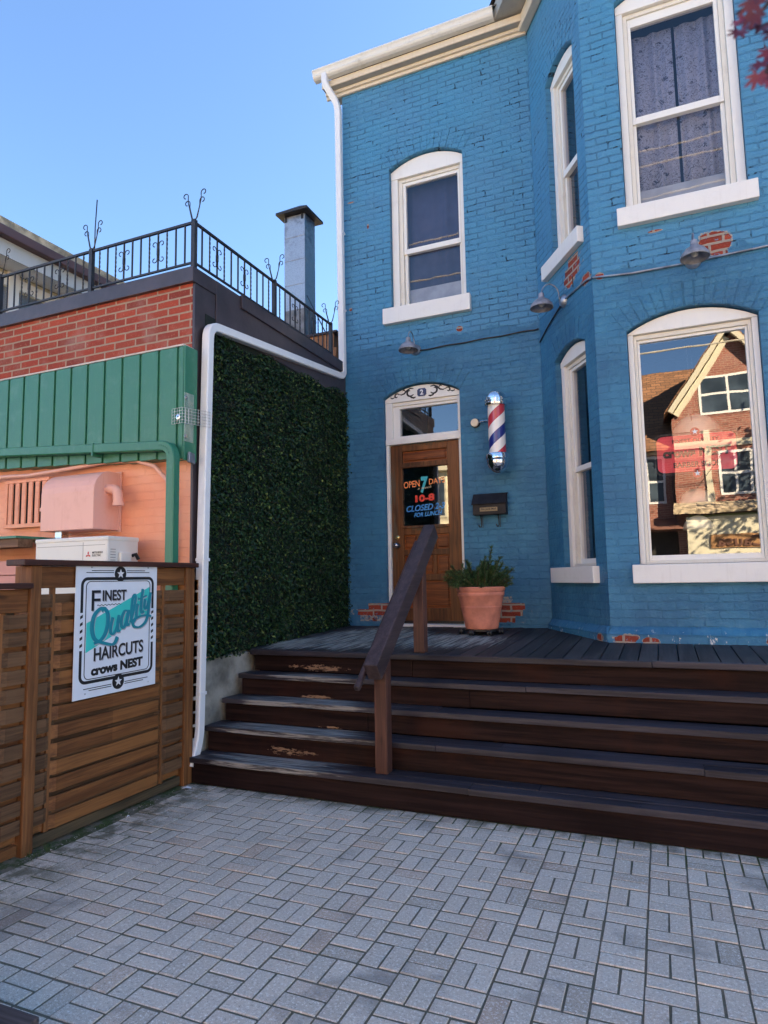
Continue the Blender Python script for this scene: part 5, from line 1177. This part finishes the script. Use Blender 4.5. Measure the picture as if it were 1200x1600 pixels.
# script "Quality" as brush strokes
def stroke(mb, pts, r_, off=(0,0), y=-.004):
    P_ = [Vector(p) for p in pts]; out = []
    n = len(P_)                                             # Catmull-Rom
    for i in range(n-1):
        p0 = P_[max(i-1,0)]; p1 = P_[i]; p2 = P_[i+1]; p3 = P_[min(i+2,n-1)]
        for k in range(7):
            t = k/7; out.append(.5*((2*p1)+(p2-p0)*t+(2*p0-5*p1+4*p2-p3)*t*t+(3*p1-p0-3*p2+p3)*t**3))
    out.append(P_[-1]); m_ = len(out)
    pts3 = [Vector((su(o_[0])+off[0], y, sv_(o_[1])+off[1])) for o_ in out]
    rr_ = []
    for i in range(m_):
        d = pts3[min(i+1,m_-1)]-pts3[max(i-1,0)]; dn = d.normalized()
        down = abs(dn.z)*.55+.45; rr_.append(r_*down*(.75 if i in (0, m_-1) else 1))
    mb.tube(pts3, rr_, 8, flat=(0,1,0))
S_ = []
S_.append(([(.345,.655),(.28,.66),(.205,.605),(.185,.51),(.215,.435),(.275,.415),(.335,.46),(.365,.54),(.36,.62),(.32,.655),(.29,.64)], .016))       # Q bowl
S_.append(([(.21,.40),(.27,.405),(.34,.39),(.42,.375),(.46,.39),(.485,.43)], .016))                                                   # Q tail
S_.append(([(.425,.585),(.405,.53),(.40,.475),(.43,.455),(.465,.485),(.49,.54),(.50,.60)], .013)); S_.append(([(.50,.60),(.485,.53),(.49,.475),(.52,.475)], .013))
S_.append(([(.60,.63),(.565,.625),(.535,.575),(.53,.52),(.555,.495),(.585,.525),(.61,.58),(.62,.635)], .013)); S_.append(([(.62,.635),(.60,.56),(.605,.515),(.635,.52)], .013))
S_.append(([(.645,.53),(.68,.62),(.705,.72),(.695,.755),(.67,.73),(.655,.64),(.655,.565),(.68,.535),(.71,.56)], .012))
S_.append(([(.735,.68),(.72,.62),(.725,.575),(.75,.57)], .013)); S_.append(([(.75,.72),(.752,.727)], .012))
S_.append(([(.80,.80),(.785,.72),(.78,.645),(.79,.605),(.82,.615)], .013)); S_.append(([(.74,.715),(.80,.73),(.855,.745)], .009))
S_.append(([(.835,.715),(.825,.66),(.84,.635),(.87,.665),(.89,.72),(.905,.77)], .012)); S_.append(([(.905,.77),(.885,.66),(.875,.59),(.84,.525),(.77,.49),(.70,.495),(.675,.525),(.70,.555),(.77,.575),(.86,.58),(.92,.57)], .013))
mb = MB(); 
for i, (p_, r_) in enumerate(S_): stroke(mb, p_, r_, (.006,-.007), -.0016-.0001*i)
mb.build('script_shade', greyl, sg, FSN)
mb = MB()
for i, (p_, r_) in enumerate(S_): stroke(mb, p_, r_, (0,0), -.0034-.0001*i)
mb.build('script_lettering', tead, sg, FSN)
mb = MB()
for (a_, b_) in ((.17,.975),(.87,.975),(.13,.035),(.90,.03)): mb.lathe([(.0005,-.003),(.004,-.003),(.005,-.0003)], (su(a_),0,sv_(b_)), 'y', 10)
mb.build('screw', M['steel'], sg, FSN)

# dark timber platform at the lower left
tp = thing('timber_platform', 'dark weathered timber platform corner at the lower left of the paving', 'platform', (-2.2, 1.3, 0))
c0 = atz(62, 1588, .10); 
mb = MB()
for k in range(5):
    mb.box(c0.x-1.2, c0.x, c0.y-.12*(k+1)+.004, c0.y-.12*k, .065, .10)
mb.build('boards', wood('grey_platform_wood', (.045,.036,.036), (.13,.105,.10), 0, 1, .7), tp, bevel=.004)
mb = MB(); mb.box(c0.x-1.19, c0.x-.01, c0.y-.59, c0.y-.01, 0.0, .064); mb.build('frame', riserw, tp)

# weeds and litter in the corner
rg = random.Random(11); mb = MB()
def tuft(x, y, n, h_):
    for k in range(n):
        a_ = rg.uniform(0, 6.28); l_ = rg.uniform(.3, 1)*h_; bx_, by_ = x+rg.gauss(0, .02), y+rg.gauss(0, .012); d_ = Vector((math.cos(a_)*.5, math.sin(a_)*.5, 1)).normalized(); s_ = Vector((-math.sin(a_), math.cos(a_), 0))*.0016
        p_ = Vector((bx_, by_, -.008)); mb.add([p_-s_, p_+s_, p_+d_*l_], [(0,1,2)])
for k in range(14): tuft(-3.235+rg.uniform(0,.03), rg.uniform(2.4,3.9), 12, .022)
tuft(-3.2, 2.72, 50, .07); tuft(-3.21, 2.62, 30, .05); tuft(-3.2, 3.1, 20, .04)
for k in range(30): tuft(rg.uniform(-3.0,1.2), 3.955, 9, .02)
ng = N('weed_green'); tag(mb.build('weeds', ng.fin(ng.mix(ng.noise(30), (.03,.07,.015), (.08,.14,.03)), .7)), 'small weeds in the joints by the fence and steps', 'weeds', kind='stuff')
mb = MB()
for k in range(150):
    if rg.random() < .6: px_, py_ = -3.24+abs(rg.gauss(0,.06)), rg.uniform(2.5,3.93)
    else: px_, py_ = rg.uniform(-3.2,1.2), 3.945-abs(rg.gauss(0,.015))
    s_ = rg.uniform(.002,.007); mb.add([(px_+rg.uniform(-s_,s_),py_+rg.uniform(-s_,s_),z_*s_+.001) for z_ in (0,0,0,1)], [(0,1,2),(0,1,3),(1,2,3),(0,2,3)])
tag(mb.build('grit', simple('pale_grit', (.42,.38,.32), .9)), 'pale grit and crumbs along the fence foot and the bottom step', 'grit', kind='stuff')
def paper(x, y, ang, s_, label):
    mb = MB(); mb.M = Matrix.Translation((x,y,.006)) @ Matrix.Rotation(ang,4,'Z'); mb.add([(-s_,-s_*.3,0),(0,-s_*.35,.008),(s_,-s_*.2,.002),(s_*.9,s_*.3,.004),(0,s_*.3,.014),(-s_*.8,s_*.3,0)], [(0,1,4,5),(1,2,3,4)])
    o = mb.build('paper_scrap', inkw); s2 = o.modifiers.new('t','SOLIDIFY'); s2.thickness = .001; tag(o, label, 'litter')
paper(-3.17, 3.83, .3, .035, 'crumpled white paper scrap at the foot of the fence corner post'); paper(-3.14, 3.25, 1.2, .012, 'tiny white scrap on the paving beside the fence')

# ================================================================== RED MAPLE near the camera
mp = thing('red_maple', 'dark red maple branch hanging into the upper right of the view', 'tree', (2.6, .55, 0))
mb = MB(); mb.tube([(2.6,.55,0),(2.55,.56,1.0),(2.4,.6,1.9),(2.2,.65,2.7)], [.05,.04,.03,.02], 10); mb.build('trunk', simple('maple_bark', (.07,.05,.04), .9), mp, smooth=True)
def cpt(px, py, Yd): return aty(px, py, Yd)
twigs = []; bm_ = MB(); Ld = .46
ends = [(1172,38),(1150,22),(1185,20),(1198,60),(1170,12),(1196,95),(1192,128),(1198,5),(1215,40),(1230,120),(1225,70),(1260,30)]
root_ = Vector((2.2,.65,2.7)); hub = cpt(1250, -20, Ld); bm_.tube([root_, Vector((1.6,.75,3.25)), Vector((.9,.8,3.2)), hub+Vector((.18,.1,.55)), hub], [.010,.007,.005,.0035,.0025], 8)
nlm = N('maple_leaf'); geo = nlm.n.new('ShaderNodeNewGeometry'); rp = geo.outputs['Random Per Island']; lfm = nlm.fin(nlm.ramp(rp, [(0,(.045,.004,.012)),(.6,(.10,.008,.022)),(1,(.20,.02,.04))]), .5)
lf = MB(); rl_ = random.Random(4)
def maple_leaf(c, s_, nrm, up):
    z_ = Vector(nrm).normalized(); x_ = Vector(up).cross(z_).normalized(); y_ = z_.cross(x_)
    pts = []
    for lobe, L_ in ((-120,.55),(-75,.8),(-38,1.0),(0,1.05),(38,1.0),(75,.8),(120,.55)):
        for da, f2 in ((-17,.50),(-8,.82),(0,1),(8,.82)):
            a_ = R(lobe+da); pts.append(c+x_*(math.sin(a_)*L_*f2*s_)+y_*(math.cos(a_)*L_*f2*s_)+z_*(.08*s_*f2))
    b_ = len(pts); lf.add([c]+pts, [(0, i+1, i+2) for i in range(b_-1)]); 
for (px_, py_) in ends:
    tp_ = cpt(px_, py_, Ld+rl_.uniform(-.05,.05)); bm_.tube([hub, (hub+tp_)/2+Vector((0,0,.006)), tp_], [.0018,.0012,.0008], 5)
    for q in range(2): maple_leaf(tp_+Vector((rl_.uniform(-.004,.004),rl_.uniform(-.015,.015),rl_.uniform(-.006,.004))), rl_.uniform(.0085,.012), (rl_.uniform(-.5,.5),-1,rl_.uniform(-.2,.9)), (rl_.uniform(-.8,.8),0,-1))
for k in range(160):
    q = Vector((rl_.uniform(1.75,3.2), rl_.uniform(.0,1.3), rl_.uniform(2.2,3.4))); maple_leaf(q, rl_.uniform(.02,.035), (rl_.uniform(-1,1),-1,rl_.uniform(-.2,1)), (rl_.uniform(-.8,.8),0,-1))
for k in range(26):
    q = Vector((rl_.uniform(1.8,3.1), rl_.uniform(.1,1.25), rl_.uniform(2.3,3.3))); bm_.tube([root_, (root_+q)/2+Vector((0,0,.05)), q], [.006,.004,.002], 5)
lf.build('crown', lfm, mp); bm_.build('branch', simple('maple_twig', (.05,.03,.03), .8), mp)

# ================================================================== ACROSS THE STREET (seen in the glass)
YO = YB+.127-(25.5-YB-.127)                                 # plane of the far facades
oh = thing('gabled_brick_house', 'red brick house with a white trimmed gable seen reflected in the large window', 'house', (2, YO-4, 0))
obr = bare_brick('street_red_brick', .22, .075, ((.22,.065,.045), (.33,.11,.075)), (.45,.33,.25), .010); wt = M['white']; wy = paint('cream_trim', (.62,.57,.42), .5)
nsh = N('brown_shingles'); x, y, z = nsh.sep(); r_, f_ = nsh.brick(nsh.comb(x, z, 0), .35, .14, .012); shg = nsh.fin(nsh.mix(f_, nsh.mix(r_, (.20,.10,.05), (.34,.17,.085)), (.06,.04,.03)), .95)
def ob(name, m, x0, x1, z0, z1, d0, d1=None, parent=None, bevel=0):
    """box on the far facade; d = metres toward the camera side"""
    mb = MB(); d1 = d1 if d1 is not None else -.3; mb.box(x0, x1, YO+d1, YO+d0, z0, z1); return mb.build(name, m, parent or oh, bevel=bevel)
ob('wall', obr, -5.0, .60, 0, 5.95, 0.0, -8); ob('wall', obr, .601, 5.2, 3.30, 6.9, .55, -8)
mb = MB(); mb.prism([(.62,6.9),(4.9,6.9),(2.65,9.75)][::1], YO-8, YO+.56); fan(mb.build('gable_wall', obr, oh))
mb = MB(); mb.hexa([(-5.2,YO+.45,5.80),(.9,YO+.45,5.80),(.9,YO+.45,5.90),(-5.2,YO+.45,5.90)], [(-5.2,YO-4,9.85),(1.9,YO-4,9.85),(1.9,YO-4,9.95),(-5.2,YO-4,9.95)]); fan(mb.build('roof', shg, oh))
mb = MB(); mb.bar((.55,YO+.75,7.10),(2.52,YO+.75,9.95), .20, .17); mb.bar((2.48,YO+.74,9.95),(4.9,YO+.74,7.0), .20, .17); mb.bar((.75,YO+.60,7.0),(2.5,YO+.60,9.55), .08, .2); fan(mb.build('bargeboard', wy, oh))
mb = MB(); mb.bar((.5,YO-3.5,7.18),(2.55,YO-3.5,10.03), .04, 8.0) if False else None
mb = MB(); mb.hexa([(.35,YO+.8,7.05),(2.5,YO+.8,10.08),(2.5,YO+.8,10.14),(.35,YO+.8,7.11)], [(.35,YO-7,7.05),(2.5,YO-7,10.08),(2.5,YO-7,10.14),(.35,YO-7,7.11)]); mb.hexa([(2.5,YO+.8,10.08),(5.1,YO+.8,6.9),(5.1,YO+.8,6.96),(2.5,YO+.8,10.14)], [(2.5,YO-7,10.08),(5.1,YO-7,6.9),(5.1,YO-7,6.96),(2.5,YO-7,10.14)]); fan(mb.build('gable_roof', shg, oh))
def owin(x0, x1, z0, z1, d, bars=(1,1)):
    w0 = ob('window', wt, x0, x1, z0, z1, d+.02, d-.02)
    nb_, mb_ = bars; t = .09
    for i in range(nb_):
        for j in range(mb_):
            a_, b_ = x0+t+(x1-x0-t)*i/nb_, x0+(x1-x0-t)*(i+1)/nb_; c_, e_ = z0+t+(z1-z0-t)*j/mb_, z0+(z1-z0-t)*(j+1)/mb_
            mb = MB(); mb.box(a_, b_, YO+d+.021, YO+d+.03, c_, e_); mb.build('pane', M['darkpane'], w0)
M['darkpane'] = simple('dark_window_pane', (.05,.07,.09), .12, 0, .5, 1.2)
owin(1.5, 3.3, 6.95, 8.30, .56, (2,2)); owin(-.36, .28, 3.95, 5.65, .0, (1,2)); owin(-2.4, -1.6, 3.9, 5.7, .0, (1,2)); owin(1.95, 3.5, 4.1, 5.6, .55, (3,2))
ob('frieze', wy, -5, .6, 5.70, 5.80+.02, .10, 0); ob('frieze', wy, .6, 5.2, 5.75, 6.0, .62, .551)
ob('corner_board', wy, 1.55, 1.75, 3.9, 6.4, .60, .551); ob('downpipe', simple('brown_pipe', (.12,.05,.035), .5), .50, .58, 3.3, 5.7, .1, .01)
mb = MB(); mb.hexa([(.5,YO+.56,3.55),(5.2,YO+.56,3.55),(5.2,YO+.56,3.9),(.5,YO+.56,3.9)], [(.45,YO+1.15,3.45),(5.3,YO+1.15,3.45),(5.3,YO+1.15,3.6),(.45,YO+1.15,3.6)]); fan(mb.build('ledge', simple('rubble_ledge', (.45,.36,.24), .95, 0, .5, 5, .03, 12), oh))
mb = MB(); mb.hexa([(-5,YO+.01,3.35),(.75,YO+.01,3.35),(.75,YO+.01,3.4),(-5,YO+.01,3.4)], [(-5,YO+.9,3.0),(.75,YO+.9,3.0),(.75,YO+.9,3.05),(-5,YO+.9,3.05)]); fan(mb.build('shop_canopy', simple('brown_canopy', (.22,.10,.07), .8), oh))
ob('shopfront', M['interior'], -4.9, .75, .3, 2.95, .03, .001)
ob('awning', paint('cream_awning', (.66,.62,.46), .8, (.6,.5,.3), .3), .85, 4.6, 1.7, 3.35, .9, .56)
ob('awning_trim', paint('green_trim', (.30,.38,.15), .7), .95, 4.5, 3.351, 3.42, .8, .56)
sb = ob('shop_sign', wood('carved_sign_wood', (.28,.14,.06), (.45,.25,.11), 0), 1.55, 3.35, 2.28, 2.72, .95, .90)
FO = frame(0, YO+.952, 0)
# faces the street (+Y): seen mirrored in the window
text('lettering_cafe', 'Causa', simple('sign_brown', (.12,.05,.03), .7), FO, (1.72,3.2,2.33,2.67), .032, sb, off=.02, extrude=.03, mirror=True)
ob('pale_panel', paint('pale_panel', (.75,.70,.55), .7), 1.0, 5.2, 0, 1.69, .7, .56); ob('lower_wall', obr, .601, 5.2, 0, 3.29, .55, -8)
def simple_house(x0, x1, h_, m, label, trim, roofm, z0=0):
    t_ = thing('street_house', label, 'house', ((x0+x1)/2, YO-4, 0))
    mb = MB(); mb.box(x0, x1, YO-8, YO, 0, h_); mb.build('wall', m, t_)
    mb = MB(); mb.box(x0-.1, x1+.1, YO-8.1, YO+.3, h_, h_+.3); mb.build('cornice', trim, t_)
    n = max(2, int((x1-x0)/2.2))
    for fl_ in range(2):
        for k in range(n):
            cx = x0+(x1-x0)*(k+.5)/n; z_ = 1.0+3.1*fl_
            if z_+1.8 > h_: continue
            mb = MB(); mb.box(cx-.55, cx+.55, YO, YO+.03, z_, z_+1.8); w0 = mb.build('window', trim, t_)
            mb = MB(); mb.box(cx-.45, cx+.45, YO+.031, YO+.04, z_+.1, z_+1.7); mb.build('pane', M['darkpane'], w0)
    return t_
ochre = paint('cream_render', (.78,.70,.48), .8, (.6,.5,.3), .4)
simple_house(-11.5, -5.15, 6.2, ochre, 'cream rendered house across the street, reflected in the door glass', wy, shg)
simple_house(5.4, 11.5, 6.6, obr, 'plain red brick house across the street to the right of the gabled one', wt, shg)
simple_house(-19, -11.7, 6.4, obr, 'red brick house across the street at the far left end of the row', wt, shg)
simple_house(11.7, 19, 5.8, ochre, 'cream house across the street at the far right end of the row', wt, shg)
# steeple
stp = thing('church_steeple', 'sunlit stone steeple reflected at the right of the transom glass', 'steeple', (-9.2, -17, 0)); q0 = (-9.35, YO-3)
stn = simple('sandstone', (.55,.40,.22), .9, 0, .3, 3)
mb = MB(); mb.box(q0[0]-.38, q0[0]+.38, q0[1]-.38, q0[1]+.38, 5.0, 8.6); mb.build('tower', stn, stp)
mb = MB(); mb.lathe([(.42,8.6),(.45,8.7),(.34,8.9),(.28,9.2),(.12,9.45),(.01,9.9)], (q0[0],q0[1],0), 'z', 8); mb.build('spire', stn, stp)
# wires over the street
WIREM = simple('wire_sheath', (.50,.45,.36), .6)
for k, (yy, zz, tt_) in enumerate(((-5.2,12.1,'highest'),(-5.2,11.7,'second highest'),(-5.2,10.85,'third'),(-5.2,7.15,'fourth'),(-5.2,6.85,'lowest'))):
    mb = MB(); mb.tube([(x_, yy, zz+.0006*(x_-3)**2) for x_ in range(-30, 31, 3)], .02, 6); tag(mb.build('overhead_wire', WIREM), '%s of the five overhead wires along the street, reflected in the upper panes'%tt_, 'wire', 'overhead wires along the street')

# house added next door on the right (outside the frame; closes the row and shades the court)
rt = thing('shading_row_house', 'unseen dark brick row house added right of the blue house to shade the court', 'house', (9, 9, 0))
mb = MB(); mb.box(4.45, 13.5, YD-.2, 14.5, 0, 7.6); mb.build('wall', obr, rt)
mb = MB(); mb.add([(4.45,YD-.5,7.6),(13.6,YD-.5,7.6),(13.6,14.8,7.6),(4.45,14.8,7.6),(4.45,10.6,10.0),(13.6,10.6,10.0)], [(0,3,2,1),(0,1,5,4),(2,3,4,5),(0,4,3),(1,2,5)]); mb.build('roof', shg, rt)
for xx in (5.5, 8.5, 11.5):
    for zz in (1.2, 4.4):
        mb = MB(); mb.box(xx, xx+1.1, YD-.23, YD-.201, zz, zz+1.9); w0 = mb.build('window', wt, rt)
        mb = MB(); mb.box(xx+.1, xx+1.0, YD-.24, YD-.2305, zz+.1, zz+1.8); mb.build('pane', M['darkpane'], w0)

# street tree opposite, out of the frame: it dapples the far facades
st_ = thing('street_tree', 'leafy street tree across the road, dappling the facades', 'tree', (8.3, -9.6, 0))
mb = MB(); mb.tube([(8.3,-9.6,0),(8.35,-9.6,2),(8.2,-9.5,4),(8.3,-9.6,7)], [.2,.16,.12,.05], 10)
rt_ = random.Random(9); cl = []
for k in range(14):
    q = Vector((8.3+rt_.gauss(0,1.3), -9.6+rt_.gauss(0,1.1), rt_.uniform(6.0,10.5))); cl.append(q); mb.tube([(8.25,-9.55,rt_.uniform(3.5,6)), (q+Vector((8.3,-9.6,5)))/2, q], [.06,.04,.015], 6)
mb.build('trunk', simple('street_bark', (.10,.08,.06), .9), st_)
mb = MB()
for q in cl:
    for k in range(170):
        c_ = q+Vector((rt_.gauss(0,.55), rt_.gauss(0,.55), rt_.gauss(0,.45))); a_ = Vector((rt_.gauss(0,1),rt_.gauss(0,1),rt_.gauss(0,1))).normalized()*.09; b_ = a_.cross(Vector((rt_.gauss(0,1),rt_.gauss(0,1),rt_.gauss(0,1)))).normalized()*.06
        mb.add([c_-a_, c_+b_, c_+a_, c_-b_], [(0,1,2,3)])
ngt = N('street_leaf'); mb.build('crown', ngt.fin(ngt.mix(ngt.noise(3), (.05,.10,.02), (.10,.16,.03)), .6), st_)
